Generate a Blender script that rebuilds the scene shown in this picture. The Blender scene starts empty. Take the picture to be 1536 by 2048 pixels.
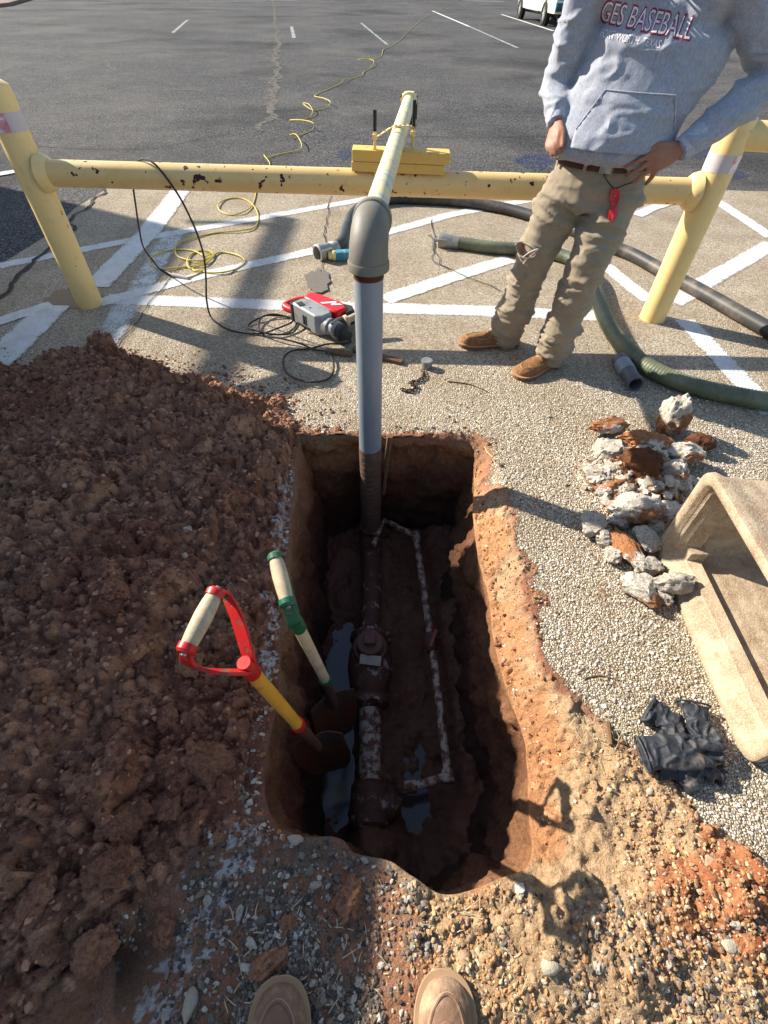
import bpy, bmesh, math, random
import numpy as np
from math import radians, sin, cos, pi, tan, sqrt
from mathutils import Vector, Matrix, Quaternion
from mathutils.bvhtree import BVHTree
random.seed(7); rng = np.random.default_rng(11)
S = bpy.context.scene; COL = S.collection

# ---------------------------------------------------------------- camera, sky, sun, exposure
CAM_H = 1.6; FPX = 961.0; PITCH = radians(48.5); ROLL = radians(1.2)
cr0 = Vector((1, 0, 0)); cu0 = Vector((0, sin(PITCH), cos(PITCH))); cf = Vector((0, cos(PITCH), -sin(PITCH)))
cr = cr0 * cos(ROLL) + cu0 * sin(ROLL); cu = -cr0 * sin(ROLL) + cu0 * cos(ROLL)
cam = bpy.data.objects.new('camera', bpy.data.cameras.new('camera')); COL.objects.link(cam)
Mx = Matrix((cr, cu, -cf)).transposed().to_4x4(); Mx.translation = Vector((0, 0, CAM_H)); cam.matrix_world = Mx
cam.data.sensor_fit = 'VERTICAL'; cam.data.sensor_height = 24.0; cam.data.sensor_width = 18.0
cam.data.lens = 24.0 * FPX / 2048.0; cam.data.clip_start = 0.02; cam.data.clip_end = 900.0
S.camera = cam
SUN_EL = radians(30.6); SDX, SDY = 0.893, -0.45          # direction the shadows fall on the ground
world = bpy.data.worlds.new('World'); S.world = world; world.use_nodes = True
wn = world.node_tree.nodes; wl = world.node_tree.links
sky = wn.new('ShaderNodeTexSky'); sky.sky_type = 'NISHITA'; sky.sun_disc = False
sky.sun_elevation = SUN_EL; sky.sun_rotation = math.atan2(-SDX, -SDY)
sky.air_density = 1.0; sky.dust_density = 0.6; sky.ozone_density = 1.0
wn['Background'].inputs['Strength'].default_value = 0.10
wl.new(sky.outputs[0], wn['Background'].inputs['Color'])
sun = bpy.data.objects.new('sun', bpy.data.lights.new('sun', 'SUN')); COL.objects.link(sun)
sun.data.energy = 5.0; sun.data.angle = radians(0.53); sun.data.color = (1.0, 0.93, 0.82)
sd = Vector((SDX * cos(SUN_EL), SDY * cos(SUN_EL), -sin(SUN_EL)))
sun.rotation_euler = (-sd).to_track_quat('Z', 'Y').to_euler(); sun.location = (-6, 3, 8)
S.view_settings.view_transform = 'Standard'; S.view_settings.look = 'None'
S.view_settings.exposure = 1.14; S.view_settings.gamma = 1.0; S.view_settings.use_curve_mapping = False

def at(px, py, z=0.0):
    "point at height z that the photograph shows at pixel (px, py); used to measure real positions"
    d = cf * FPX + cr * (px - 768) + cu * (1024 - py); t = (z - CAM_H) / d.z
    return Vector((d.x * t, d.y * t, z))
def aty(px, py, Y):
    d = cf * FPX + cr * (px - 768) + cu * (1024 - py); t = Y / d.y
    return Vector((d.x * t, Y, CAM_H + d.z * t))

# ---------------------------------------------------------------- noise in numpy
def _h(i, j, k, s):
    n = (i * 374761393 + j * 668265263 + k * 2147483647 + s * 1274126177) & 0xFFFFFFFF
    n = ((n ^ (n >> 13)) * 1274126177) & 0xFFFFFFFF
    n = ((n ^ (n >> 16)) * 2246822519) & 0xFFFFFFFF
    return ((n ^ (n >> 15)) & 0xFFFFFF) / float(0xFFFFFF)
def vnoise(x, y, z=0.0, seed=0):
    x, y, z = np.broadcast_arrays(np.asarray(x, float), np.asarray(y, float), np.asarray(z, float))
    xi = np.floor(x).astype(np.int64); yi = np.floor(y).astype(np.int64); zi = np.floor(z).astype(np.int64)
    fx = x - xi; fy = y - yi; fz = z - zi
    fx = fx * fx * (3 - 2 * fx); fy = fy * fy * (3 - 2 * fy); fz = fz * fz * (3 - 2 * fz)
    r = 0
    for a in (0, 1):
        for b in (0, 1):
            for c in (0, 1):
                w = (fx if a else 1 - fx) * (fy if b else 1 - fy) * (fz if c else 1 - fz)
                r = r + w * _h(xi + a, yi + b, zi + c, seed)
    return r * 2 - 1
def fbm(x, y, z=0.0, oct=4, seed=0, gain=0.5):
    r = 0; a = 1.0; f = 1.0
    for o in range(oct):
        r = r + a * vnoise(np.asarray(x) * f, np.asarray(y) * f, np.asarray(z) * f, seed + o * 17); a *= gain; f *= 2.03
    return r
def sm(a, b, x):
    t = np.clip((x - a) / (b - a), 0, 1); return t * t * (3 - 2 * t)

# ---------------------------------------------------------------- materials
def srgb(r, g, b):
    f = lambda c: c / 12.92 if c <= 0.04045 else ((c + 0.055) / 1.055) ** 2.4
    return (f(r / 255), f(g / 255), f(b / 255), 1.0)
class Mat:
    def __init__(s, name, rough=0.8, metal=0.0, spec=0.3):
        s.m = bpy.data.materials.new(name); s.m.use_nodes = True; s.nt = s.m.node_tree; s.N = s.nt.nodes; s.L = s.nt.links
        s.p = s.N['Principled BSDF']; s.set('Roughness', rough); s.set('Metallic', metal); s.set('Specular IOR Level', spec)
        tc = s.N.new('ShaderNodeTexCoord'); s.co = tc.outputs['Object']
        g = s.N.new('ShaderNodeNewGeometry'); s.pos = g.outputs['Position']; s.prev = None
    def set(s, k, v):
        if hasattr(v, 'links'): s.L.new(v, s.p.inputs[k])
        else: s.p.inputs[k].default_value = v
    def map(s, src, scale):
        m = s.N.new('ShaderNodeMapping'); s.L.new(src, m.inputs[0]); m.inputs['Scale'].default_value = scale; return m.outputs[0]
    def noise(s, scale, detail=4, rough=0.55, src=None, dist=0.0):
        n = s.N.new('ShaderNodeTexNoise'); s.L.new(src or s.co, n.inputs['Vector'])
        n.inputs['Scale'].default_value = scale; n.inputs['Detail'].default_value = detail
        n.inputs['Roughness'].default_value = rough; n.inputs['Distortion'].default_value = dist; return n.outputs['Fac']
    def vor(s, scale, feat='F1', src=None, out='Distance', rnd=1.0):
        n = s.N.new('ShaderNodeTexVoronoi'); n.feature = feat; s.L.new(src or s.co, n.inputs['Vector'])
        n.inputs['Scale'].default_value = scale; n.inputs['Randomness'].default_value = rnd; return n.outputs[out]
    def wave(s, scale, dist=0.0, dirn='X', src=None, detail=2):
        n = s.N.new('ShaderNodeTexWave'); s.L.new(src or s.co, n.inputs['Vector']); n.bands_direction = dirn
        n.inputs['Scale'].default_value = scale; n.inputs['Distortion'].default_value = dist; n.inputs['Detail'].default_value = detail; return n.outputs['Fac']
    def ramp(s, src, stops, interp='LINEAR'):
        r = s.N.new('ShaderNodeValToRGB'); s.L.new(src, r.inputs[0]); e = r.color_ramp.elements; r.color_ramp.interpolation = interp
        while len(e) < len(stops): e.new(0.5)
        for k, (p, c) in enumerate(stops):
            e[k].position = p; e[k].color = c if hasattr(c, '__len__') else (c, c, c, 1)
        return r.outputs['Color']
    def mix(s, fac, a, b, mode='MIX'):
        n = s.N.new('ShaderNodeMix'); n.data_type = 'RGBA'; n.blend_type = mode
        for k, v in ((0, fac), (6, a), (7, b)):
            if hasattr(v, 'links'): s.L.new(v, n.inputs[k])
            else: n.inputs[k].default_value = v
        return n.outputs[2]
    def math(s, op, a, b=0.0, clamp=False):
        n = s.N.new('ShaderNodeMath'); n.operation = op; n.use_clamp = clamp
        for k, v in ((0, a), (1, b)):
            if hasattr(v, 'links'): s.L.new(v, n.inputs[k])
            else: n.inputs[k].default_value = v
        return n.outputs[0]
    def sep(s, src, ch):
        n = s.N.new('ShaderNodeSeparateXYZ'); s.L.new(src, n.inputs[0]); return n.outputs[ch]
    def attr(s, name, out='Color'):
        n = s.N.new('ShaderNodeAttribute'); n.attribute_name = name; return n.outputs[out]
    def bump(s, h, dist=0.005, strength=1.0):
        b = s.N.new('ShaderNodeBump'); s.L.new(h, b.inputs['Height']); b.inputs['Distance'].default_value = dist
        b.inputs['Strength'].default_value = strength
        if s.prev is not None: s.L.new(s.prev, b.inputs['Normal'])
        s.prev = b.outputs[0]; s.L.new(s.prev, s.p.inputs['Normal'])
    def col(s, c): s.set('Base Color', c)

def simple(name, c1, c2, scale=20, rough=0.7, metal=0.0, bump=0.0, spec=0.3, dirt=None, dirt_scale=6, dirt_lo=0.5, dirt_hi=0.62):
    m = Mat(name, rough, metal, spec)
    c = m.mix(m.noise(scale, 5), c1, c2)
    if dirt is not None:
        c = m.mix(m.ramp(m.noise(dirt_scale, 6, 0.65), [(dirt_lo, 0.0), (dirt_hi, 1.0)]), c, dirt)
    m.col(c)
    if bump: m.bump(m.noise(scale * 3, 4), bump)
    return m.m

# stone chips rolled into the tar (chip seal): used alone, under paint and under soil
def chip(m, src):
    warp = m.N.new('ShaderNodeVectorMath'); warp.operation = 'ADD'
    sc = m.N.new('ShaderNodeVectorMath'); sc.operation = 'SCALE'; sc.inputs['Scale'].default_value = 0.010
    nn = m.N.new('ShaderNodeTexNoise'); nn.inputs['Scale'].default_value = 60; m.L.new(src, nn.inputs['Vector'])
    m.L.new(nn.outputs['Color'], sc.inputs[0]); m.L.new(src, warp.inputs[0]); m.L.new(sc.outputs[0], warp.inputs[1]); w = warp.outputs[0]
    d = m.vor(126, 'F1', w); cell = m.vor(126, 'F1', w, 'Color'); edge = m.vor(126, 'DISTANCE_TO_EDGE', w)
    v = m.sep(cell, 0)
    c = m.ramp(v, [(0.0, srgb(150, 130, 106)), (0.22, srgb(190, 172, 145)), (0.55, srgb(212, 196, 168)), (0.85, srgb(226, 213, 190)), (1.0, srgb(238, 230, 214))])
    gap = m.ramp(edge, [(0.0, 1.0), (0.14, 0.0)])
    big = m.noise(2.3, 5, 0.6, src)
    c = m.mix(m.ramp(big, [(0.42, 0.0), (0.75, 0.55)]), c, srgb(160, 132, 100), 'MIX')
    c = m.mix(m.ramp(m.noise(0.9, 6, 0.7, src), [(0.48, 0.0), (0.75, 0.35)]), c, srgb(136, 124, 108), 'MIX')
    c = m.mix(m.math('MULTIPLY', gap, 0.7), c, srgb(104, 86, 68))
    h = m.math('ADD', m.math('MULTIPLY', m.math('SUBTRACT', 0.6, d), 1.0), m.math('MULTIPLY', v, 0.5))
    h = m.math('SUBTRACT', h, m.math('MULTIPLY', gap, 0.7))
    return c, h, gap

def make_ground():
    m = Mat('ground', 0.92, 0, 0.2); src = m.pos
    c, h, gap = chip(m, src)
    mask = m.attr('soilmask', 'Fac'); sc = m.attr('soilcol')
    fine = m.noise(170, 5, 0.7, src); mid = m.noise(40, 5, 0.65, src)
    soil = m.mix(m.ramp(fine, [(0.3, 0.0), (0.7, 1.0)]), m.mix(1.0, sc, (0.55, 0.50, 0.47, 1), 'MULTIPLY'), m.mix(1.0, sc, (1.25, 1.2, 1.15, 1), 'MULTIPLY'))
    k = m.math('ADD', mask, m.math('MULTIPLY', m.math('SUBTRACT', mid, 0.5), 0.9))
    k = m.ramp(k, [(0.42, 0.0), (0.58, 1.0)])
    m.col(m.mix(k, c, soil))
    sb = m.math('ADD', m.math('MULTIPLY', fine, 1.0), m.math('MULTIPLY', mid, 2.2))
    n = m.N.new('ShaderNodeMix'); n.data_type = 'FLOAT'; m.L.new(k, n.inputs[0]); m.L.new(h, n.inputs[2]); m.L.new(sb, n.inputs[3])
    m.bump(n.outputs[0], 0.0058, 1.0)
    w = m.attr('damp', 'Fac'); m.set('Roughness', m.math('SUBTRACT', 0.95, m.math('MULTIPLY', w, 0.5)))
    return m.m
def make_paint():
    m = Mat('road_paint', 0.8, 0, 0.3); src = m.pos
    c, h, gap = chip(m, src)
    dirt = m.noise(9, 6, 0.7, src)
    base = m.mix(m.ramp(dirt, [(0.34, 0.0), (0.74, 0.5)]), srgb(240, 240, 237), srgb(186, 175, 158))
    m.col(m.mix(m.math('MULTIPLY', gap, 0.30), base, srgb(90, 84, 78)))
    m.bump(h, 0.005, 0.8)
    wear = m.math('ADD', m.attr('wear', 'Fac'), m.math('MULTIPLY', m.math('SUBTRACT', m.noise(75, 4, 0.7, src), 0.5), 1.5))
    wear = m.math('ADD', wear, m.math('MULTIPLY', m.math('SUBTRACT', dirt, 0.5), 0.8))
    a = m.ramp(wear, [(0.47, 1.0), (0.55, 0.0)]); m.set('Alpha', a)
    return m.m
def make_asphalt():
    m = Mat('asphalt', 0.96, 0, 0.12); src = m.pos
    cell = m.sep(m.vor(120, 'F1', src, 'Color'), 0)
    c = m.ramp(cell, [(0.0, srgb(26, 26, 28)), (0.5, srgb(52, 52, 54)), (0.85, srgb(88, 87, 87)), (1.0, srgb(160, 156, 150))])
    gr = m.noise(34, 3, 0.75, src); c = m.mix(m.ramp(gr, [(.35, .75), (.52, 0.0)]), c, srgb(40, 40, 42)); c = m.mix(m.ramp(gr, [(.52, 0.0), (.72, .6)]), c, srgb(142, 139, 134))
    big = m.noise(0.35, 6, 0.65, src); med = m.noise(3.0, 5, 0.7, src)
    streak = m.noise(1.2, 5, 0.7, m.map(src, (0.6, 5.0, 1)))
    c = m.mix(m.ramp(big, [(0.45, 0.0), (0.66, 0.38)]), c, srgb(112, 106, 98))
    c = m.mix(m.ramp(med, [(0.52, 0.0), (0.8, 0.32)]), c, srgb(134, 126, 116))
    c = m.mix(m.ramp(streak, [(0.5, 0.0), (0.75, 0.22)]), c, srgb(112, 108, 102))
    c = m.mix(m.ramp(m.noise(0.22, 4, 0.6, src), [(0.36, .55), (0.48, 0.0)]), c, srgb(34, 34, 36))
    m.col(c); m.bump(gr, 0.012, 0.9); m.bump(m.noise(140, 3, 0.6, src), 0.006, 0.8); m.bump(m.noise(6, 3, 0.6, src), 0.01, 0.5)
    return m.m
M_ground = make_ground(); M_paint = make_paint(); M_asph = make_asphalt()

def paint_metal(name, c1, c2, chipc, chip_lo=0.66, rough=0.45, chscale=26, fade=None):
    m = Mat(name, rough, 0, 0.4)
    c = m.mix(m.noise(5, 5, 0.6), c1, c2)
    grime = m.noise(14, 6, 0.7); c = m.mix(m.ramp(grime, [(0.55, 0.0), (0.8, 0.35)]), c, srgb(120, 92, 60))
    c = m.mix(m.ramp(m.noise(3.0, 6, .75), [(.55, 0.0), (.72, .3)]), c, srgb(196, 170, 132))
    if fade is not None:
        c = m.mix(m.ramp(m.noise(4, 4, 0.6), [(0.50, 0.0), (0.58, 0.8)]), c, fade)
    n = m.math('ADD', m.noise(chscale, 3, 0.5), m.math('MULTIPLY', m.math('SUBTRACT', m.noise(3.0, 3, 0.5), 0.5), 0.35))
    k = m.ramp(n, [(chip_lo, 0.0), (chip_lo + 0.012, 1.0)])
    c = m.mix(k, c, chipc); m.col(c); m.set('Roughness', m.math('ADD', rough, m.math('MULTIPLY', k, 0.35)))
    m.bump(m.math('SUBTRACT', m.math('MULTIPLY', m.noise(60, 4), 0.35), k), 0.0015, 0.9); return m.m
M_yellow = paint_metal('yellow_barrier_paint', srgb(228, 196, 134), srgb(216, 178, 112), srgb(66, 32, 26), 0.68)
M_yellow_post = paint_metal('yellow_post_paint', srgb(234, 204, 142), srgb(224, 190, 122), srgb(80, 50, 30), 0.74)
M_wood_y = paint_metal('yellow_painted_wood', srgb(224, 184, 100), srgb(212, 168, 82), srgb(110, 80, 40), 0.69, 0.6, 40)

# ---------------------------------------------------------------- objects
def link(o, parent=None):
    COL.objects.link(o)
    if parent is not None: o.parent = parent
    return o
def thing(name, label, cat, loc=(0, 0, 0), group=None):
    o = bpy.data.objects.new(name, None); COL.objects.link(o); o.location = loc; o.empty_display_size = 0.05
    o['label'] = label; o['category'] = cat
    if group: o['group'] = group
    return o
def tag(o, label=None, cat=None, group=None, kind=None):
    for k, v in (('label', label), ('category', cat), ('group', group), ('kind', kind)):
        if v: o[k] = v
    return o
def mesh_obj(name, V, F, mat, parent=None, smooth=True, loc=None, autosmooth=None):
    "V in world coordinates; stored relative to the parent (an unrotated thing) or to loc"
    V = np.asarray(V, float); off = np.zeros(3)
    if parent is not None:
        p = parent; q = Vector((0, 0, 0))
        while p is not None: q += p.location; p = p.parent
        off = np.array(q)
    o_loc = np.array(loc, float) - off if loc is not None else np.zeros(3)
    me = bpy.data.meshes.new(name)
    VV = V - off - o_loc
    if isinstance(F, np.ndarray):
        n, k = F.shape; me.vertices.add(len(VV)); me.vertices.foreach_set('co', VV.astype(np.float32).ravel())
        me.loops.add(n * k); me.loops.foreach_set('vertex_index', F.astype(np.int32).ravel())
        me.polygons.add(n); me.polygons.foreach_set('loop_start', np.arange(0, n * k, k, dtype=np.int32))
        me.update(calc_edges=True); me.validate()
    else: me.from_pydata(VV.tolist(), [], F)
    me.polygons.foreach_set('use_smooth', np.full(len(me.polygons), bool(smooth)))
    if autosmooth is not None and smooth: me.set_sharp_from_angle(angle=radians(autosmooth))
    if mat is not None:
        for mm in (mat if isinstance(mat, (list, tuple)) else [mat]): me.materials.append(mm)
    me.update()
    o = bpy.data.objects.new(name, me); o.location = o_loc; link(o, parent); return o
def rotm(fwd, up=(0, 0, 1)):
    z = Vector(fwd).normalized(); x = Vector(up).cross(z)
    if x.length < 1e-5: x = Vector((1, 0, 0)).cross(z) if abs(z.x) < 0.9 else Vector((0, 1, 0)).cross(z)
    x.normalize(); y = z.cross(x); return Matrix((x, y, z)).transposed()
class MB:
    "collects shapes for one mesh object; .T is an optional 4x4 placing local shapes in the world"
    def __init__(s, T=None): s.V = []; s.F = []; s.n = 0; s.T = T
    def add(s, V, F):
        V = [Vector(v) for v in V]
        if s.T is not None: V = [s.T @ v for v in V]
        s.V += [tuple(v) for v in V]; s.F += [tuple(i + s.n for i in f) for f in F]; s.n += len(V); return s
    def box(s, c, size, R=None, taper=(1, 1), bev=0.0):
        hx, hy, hz = size[0] / 2, size[1] / 2, size[2] / 2; V = []; b = min(bev, hx * .9, hy * .9, hz * .9)
        if b <= 0:
            for z in (-1, 1):
                tx, ty = (taper if z > 0 else (1, 1))
                V += [(-hx * tx, -hy * ty, z * hz), (hx * tx, -hy * ty, z * hz), (hx * tx, hy * ty, z * hz), (-hx * tx, hy * ty, z * hz)]
            F = [(0, 3, 2, 1), (4, 5, 6, 7), (0, 1, 5, 4), (1, 2, 6, 5), (2, 3, 7, 6), (3, 0, 4, 7)]
        else:
            bm = bmesh.new(); bmesh.ops.create_cube(bm, size=1.0)
            for v in bm.verts:
                t = taper if v.co.z > 0 else (1, 1); v.co = Vector((v.co.x * size[0] * t[0], v.co.y * size[1] * t[1], v.co.z * size[2]))
            bmesh.ops.bevel(bm, geom=bm.edges[:], offset=b, segments=2, profile=0.6, affect='EDGES')
            bm.verts.ensure_lookup_table(); V = [tuple(v.co) for v in bm.verts]; F = [tuple(v.index for v in f.verts) for f in bm.faces]; bm.free()
        R = R or Matrix.Identity(3); c = Vector(c)
        return s.add([c + R @ Vector(v) for v in V], F)
    def cyl(s, p0, p1, r0, r1=None, seg=20, cap=True):
        return s.lathe(p0, Vector(p1) - Vector(p0), [(0, r0), ((Vector(p1) - Vector(p0)).length, r0 if r1 is None else r1)], seg, cap)
    def lathe(s, p0, ax, prof, seg=24, cap=True):
        p0 = Vector(p0); R = rotm(ax); V = []; F = []
        for (h, r) in prof:
            for k in range(seg):
                a = 2 * pi * k / seg; V.append(p0 + R @ Vector((r * cos(a), r * sin(a), h)))
        for i in range(len(prof) - 1):
            for k in range(seg):
                a, b = i * seg + k, i * seg + (k + 1) % seg; F.append((a, b, b + seg, a + seg))
        if cap: F.append(tuple(range(seg - 1, -1, -1))); F.append(tuple((len(prof) - 1) * seg + k for k in range(seg)))
        return s.add(V, F)
    def tube(s, pts, r, seg=10, cap=True, sub=0, closed=False):
        P = smooth_path(pts, sub) if sub else [Vector(p) for p in pts]; n = len(P)
        rr = r if callable(r) else (lambda t: r)
        V = []; F = []; T0 = (P[1] - P[0]).normalized(); N = T0.orthogonal().normalized()
        for i, p in enumerate(P):
            t = (P[min(i + 1, n - 1)] - P[max(i - 1, 0)]).normalized()
            N = (N - t * N.dot(t)).normalized(); B = t.cross(N); q = rr(i / (n - 1))
            for k in range(seg):
                a = 2 * pi * k / seg; V.append(p + (N * cos(a) + B * sin(a)) * q)
        for i in range(n - 1):
            for k in range(seg):
                a, b = i * seg + k, i * seg + (k + 1) % seg; F.append((a, b, b + seg, a + seg))
        if cap: F.append(tuple(range(seg - 1, -1, -1))); F.append(tuple((n - 1) * seg + k for k in range(seg)))
        return s.add(V, F)
    def prism(s, outline, z0, z1, R=None, c=(0, 0, 0)):
        n = len(outline); c = Vector(c); R = R or Matrix.Identity(3)
        V = [c + R @ Vector((x, y, z)) for z in (z0, z1) for x, y in outline]
        F = [tuple(range(n - 1, -1, -1)), tuple(range(n, 2 * n))] + [(i, (i + 1) % n, n + (i + 1) % n, n + i) for i in range(n)]
        return s.add(V, F)
    def build(s, name, mat, parent=None, smooth=True, ang=35, bev=0.0, loc=None):
        o = mesh_obj(name, s.V, s.F, mat, parent, smooth, loc, ang if smooth else None)
        if bev:
            b = o.modifiers.new('bevel', 'BEVEL'); b.width = bev; b.segments = 2; b.limit_method = 'ANGLE'; b.angle_limit = radians(40)
        return o
def smooth_path(pts, sub):
    P = [Vector(p) for p in pts]; out = []
    for i in range(len(P) - 1):
        p0 = P[max(i - 1, 0)]; p1 = P[i]; p2 = P[i + 1]; p3 = P[min(i + 2, len(P) - 1)]
        for k in range(sub):
            t = k / sub; out.append(0.5 * ((2 * p1) + (p2 - p0) * t + (2 * p0 - 5 * p1 + 4 * p2 - p3) * t * t + (3 * p1 - p0 - 3 * p2 + p3) * t ** 3))
    out.append(P[-1]); return out
def attr_set(o, name, arr, typ='FLOAT'):
    a = o.data.attributes.new(name, typ, 'POINT')
    a.data.foreach_set('value' if typ == 'FLOAT' else 'color', np.asarray(arr, np.float32).ravel())
# ================================================================ THE SETTING
# ---- near ground: one height field over the dig, split afterwards
def seg_dist(X, Y, poly, closed=True):
    P = np.array(poly, float); n = len(P); D = np.full(X.shape, 1e9); inside = np.zeros(X.shape, bool)
    for i in range(n if closed else n - 1):
        a = P[i]; b = P[(i + 1) % n]; ab = b - a; L2 = ab @ ab + 1e-12
        t = np.clip(((X - a[0]) * ab[0] + (Y - a[1]) * ab[1]) / L2, 0, 1)
        D = np.minimum(D, np.hypot(X - a[0] - t * ab[0], Y - a[1] - t * ab[1]))
        if closed:
            c = (a[1] > Y) != (b[1] > Y)
            with np.errstate(divide='ignore', invalid='ignore'):
                xx = (b[0] - a[0]) * (Y - a[1]) / (b[1] - a[1] + 1e-15) + a[0]
            inside ^= c & (X < xx)
    return np.where(inside, -D, D) if closed else D     # negative inside
RIM = [(-.448, 1.945), (-.25, 1.955), (0, 1.94), (.25, 1.955), (.455, 1.93), (.46, 1.75), (.43, 1.55), (.425, 1.3), (.445, 1.1), (.44, .9), (.455, .7), (.49, .52), (.475, .35), (.43, .17),
       (.34, .125), (.19, .085), (.10, .12), (.03, .155), (-.06, .17), (-.11, .205), (-.25, .21), (-.33, .30), (-.345, .45), (-.335, .62), (-.36, .76), (-.385, 1.0), (-.40, 1.25), (-.425, 1.55)]
RIM = [(p.x, p.y) for p in smooth_path([(x, y, 0) for x, y in RIM + [RIM[0]]], 6)[:-1]]
PAVE_EDGE = [(.455, 1.93), (.50, 1.75), (.575, 1.60), (.55, 1.50), (.565, 1.22), (.585, 1.0), (.60, .80), (.66, .62), (.80, .48), (.86, .40), (.95, .22), (1.05, .12), (1.3, .10), (2.5, .05), (2.5, -2), (.1, -2), (.1, .5), (.3, 1.5)]
X0, X1, Y0, Y1, ST = -2.52, 2.0, -0.50, 2.80, 0.006
gx = np.arange(X0, X1 + 1e-6, ST); gy = np.arange(Y0, Y1 + 1e-6, ST); GX, GY = np.meshgrid(gx, gy)
NX, NY = len(gx), len(gy)
d_rim = seg_dist(GX, GY, RIM); 
wob = fbm(GX * 6, GY * 6, 0, 4, 3) * 0.028 + fbm(GX * 30, GY * 30, 0, 2, 9) * 0.006
soilR = -seg_dist(GX, GY, PAVE_EDGE) + wob * 1.6                       # > 0 : orange soil on the right
# spoil heap on the left
hx = [-2.6, -2.2, -1.7, -1.3, -1.0, -.75, -.55, -.44, -.40]; hh = [.14, .19, .25, .27, .24, .16, .07, .012, 0.0]
prof = np.interp(GX - wob * 1.5, hx, hh)
farlim = np.interp(GX, [-2.6, -2.1, -1.6, -1.2, -.9, -.6, -.45], [2.38, 2.44, 2.50, 2.46, 2.42, 2.22, 1.90]) + wob * 2.2 + .07 * fbm(GX * 3.5, 0, 0, 3, 77)
fy = sm(0, .42, farlim - GY) ** 0.75
nearlim = np.interp(GX, [-2.6, -.9, -.6, -.5, -.44], [-.9, -.7, .05, .25, .45])
ny = 0.30 + 0.70 * sm(nearlim, nearlim + 1.3, GY)
heap = prof * fy * ny
heapmask = np.clip(np.minimum((farlim - GY) / .05, (-.405 - GX + wob * .8) / .03), 0, 1) * sm(-.12, .05, GY - np.interp(GX, [-2.6, -1.2, -.8, -.55, -.40], [-1.4, -.8, -.16, .13, .30]) + wob)
base = heap * heapmask + heapmask * (0.03 * fbm(GX * 3, GY * 3, 0, 3, 21) + 0.012 * fbm(GX * 9, GY * 9, 0, 3, 5))
base = base + 0.010 * heapmask
# right side: slope down to the hole and low ridges of soil
slope_w = np.interp(GY, [0.1, .3, .9, 1.3, 1.6, 1.95], [.12, .14, .13, .13, .14, .04])
right = (GX > .2) & (GY > .1)
dpos = np.clip(d_rim, 0, None)
drop = np.where(right, -.13 * (1 - sm(0, 1, dpos / slope_w)) * sm(.05, .35, GY) * sm(2.0, 1.8, GY), 0)
base = base + drop
sr = np.clip(soilR / .10, 0, 1)
base = base + sr * (0.016 * fbm(GX * 5, GY * 5, 0, 4, 31) + .004 * fbm(GX * 25, GY * 25, 0, 3, 41))
pile = 0.075 * np.exp(-(((GX - .84) / .15) ** 2 + ((GY - .10) / .10) ** 2)) + 0.12 * np.exp(-(((GX - 1.06) / .13) ** 2 + ((GY - .26) / .12) ** 2)) + .06 * np.exp(-(((GX - 1.0) / .14) ** 2 + ((GY + .02) / .09) ** 2)) + .04 * np.exp(-(((GX - .55) / .2) ** 2 + ((GY + .02) / .1) ** 2))
base = base + np.where(right, .010 * fbm(GX * 18, GY * 18, 0, 4, 37, .65), 0) * sm(.0, .02, soilR) * sm(.0, .03, dpos)
base = base + sr * pile * (1 + .4 * fbm(GX * 12, GY * 12, 0, 3, 8))
rub = np.exp(-(((GX - 1.20) / .27) ** 2 + ((GY - 1.62) / .22) ** 2)); rubm = sm(.28, .62, rub + wob * 3)
base = base + .085 * rubm * np.clip(rub, 0, 1) * (1 + .5 * fbm(GX * 14, GY * 14, 0, 3, 77))
near = sm(.30, .08, GY + wob) * (1 - sr)                               # gravelly strip at the near edge
base = base + near * .008 * fbm(GX * 8, GY * 8, 0, 3, 91)
lip = sm(.10, 0.0, np.abs(d_rim)) * (1 - sr)
base = base - lip * 0.012 * (0.5 + fbm(GX * 20, GY * 20, 0, 3, 55))
Z = base.copy(); TINT = fbm(GX * 2, GY * 2, 0, 3, 2) * .25 + .5
def splats(n, rfun, where, sink=0.35, flat=(.55, .95), stack=.4):
    k = 0; tries = 0
    while k < n and tries < n * 12:
        tries += 1
        cx = random.uniform(X0 + .02, X1 - .02); cy = random.uniform(Y0 + .02, Y1 - .02)
        i = int((cx - X0) / ST); j = int((cy - Y0) / ST)
        w = where[j, i]
        if w <= 0 or random.random() > w: continue
        k += 1; r = rfun(); q = random.uniform(.62, 1); a = random.uniform(0, pi)
        n_ = int(r / ST) + 2; i0, i1, j0, j1 = max(i - n_, 0), min(i + n_ + 1, NX), max(j - n_, 0), min(j + n_ + 1, NY)
        dx = gx[i0:i1][None, :] - cx; dy = gy[j0:j1][:, None] - cy
        u = (dx * cos(a) + dy * sin(a)) / r; v = (-dx * sin(a) + dy * cos(a)) / (r * q)
        d2 = u * u + v * v; d2 = d2 + .18 * (WN[j0:j1, i0:i1])
        hgt = np.sqrt(np.clip(1 - d2, 0, 1)); top = random.uniform(*flat)
        for _ in range(3):
            b = random.uniform(0, 2 * pi); hgt = np.minimum(hgt, top + .9 * (random.uniform(.1, .75) - u * cos(b) - v * sin(b)))
        zc = base[j, i] + (Z[j, i] - base[j, i]) * stack - sink * r
        zz = np.where(d2 < 1, zc + r * hgt, -9)
        sl = (slice(j0, j1), slice(i0, i1)); m_ = zz > Z[sl]; Z[sl] = np.where(m_, zz, Z[sl]); TINT[sl] = np.where(m_, random.random(), TINT[sl])
WN = fbm(GX * 55, GY * 55, 0, 3, 61)
hm = heapmask * (d_rim > .03)
grow = 0.25 + .75 * sm(1.7, .6, GY)
patchy = .12 + .88 * sm(-.25, .25, fbm(GX * 1.9, GY * 1.9, 0, 3, 131))
splats(210, lambda: .030 + .060 * random.random() ** 1.5, hm * grow * (GX < -.5) * patchy, .15)
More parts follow.
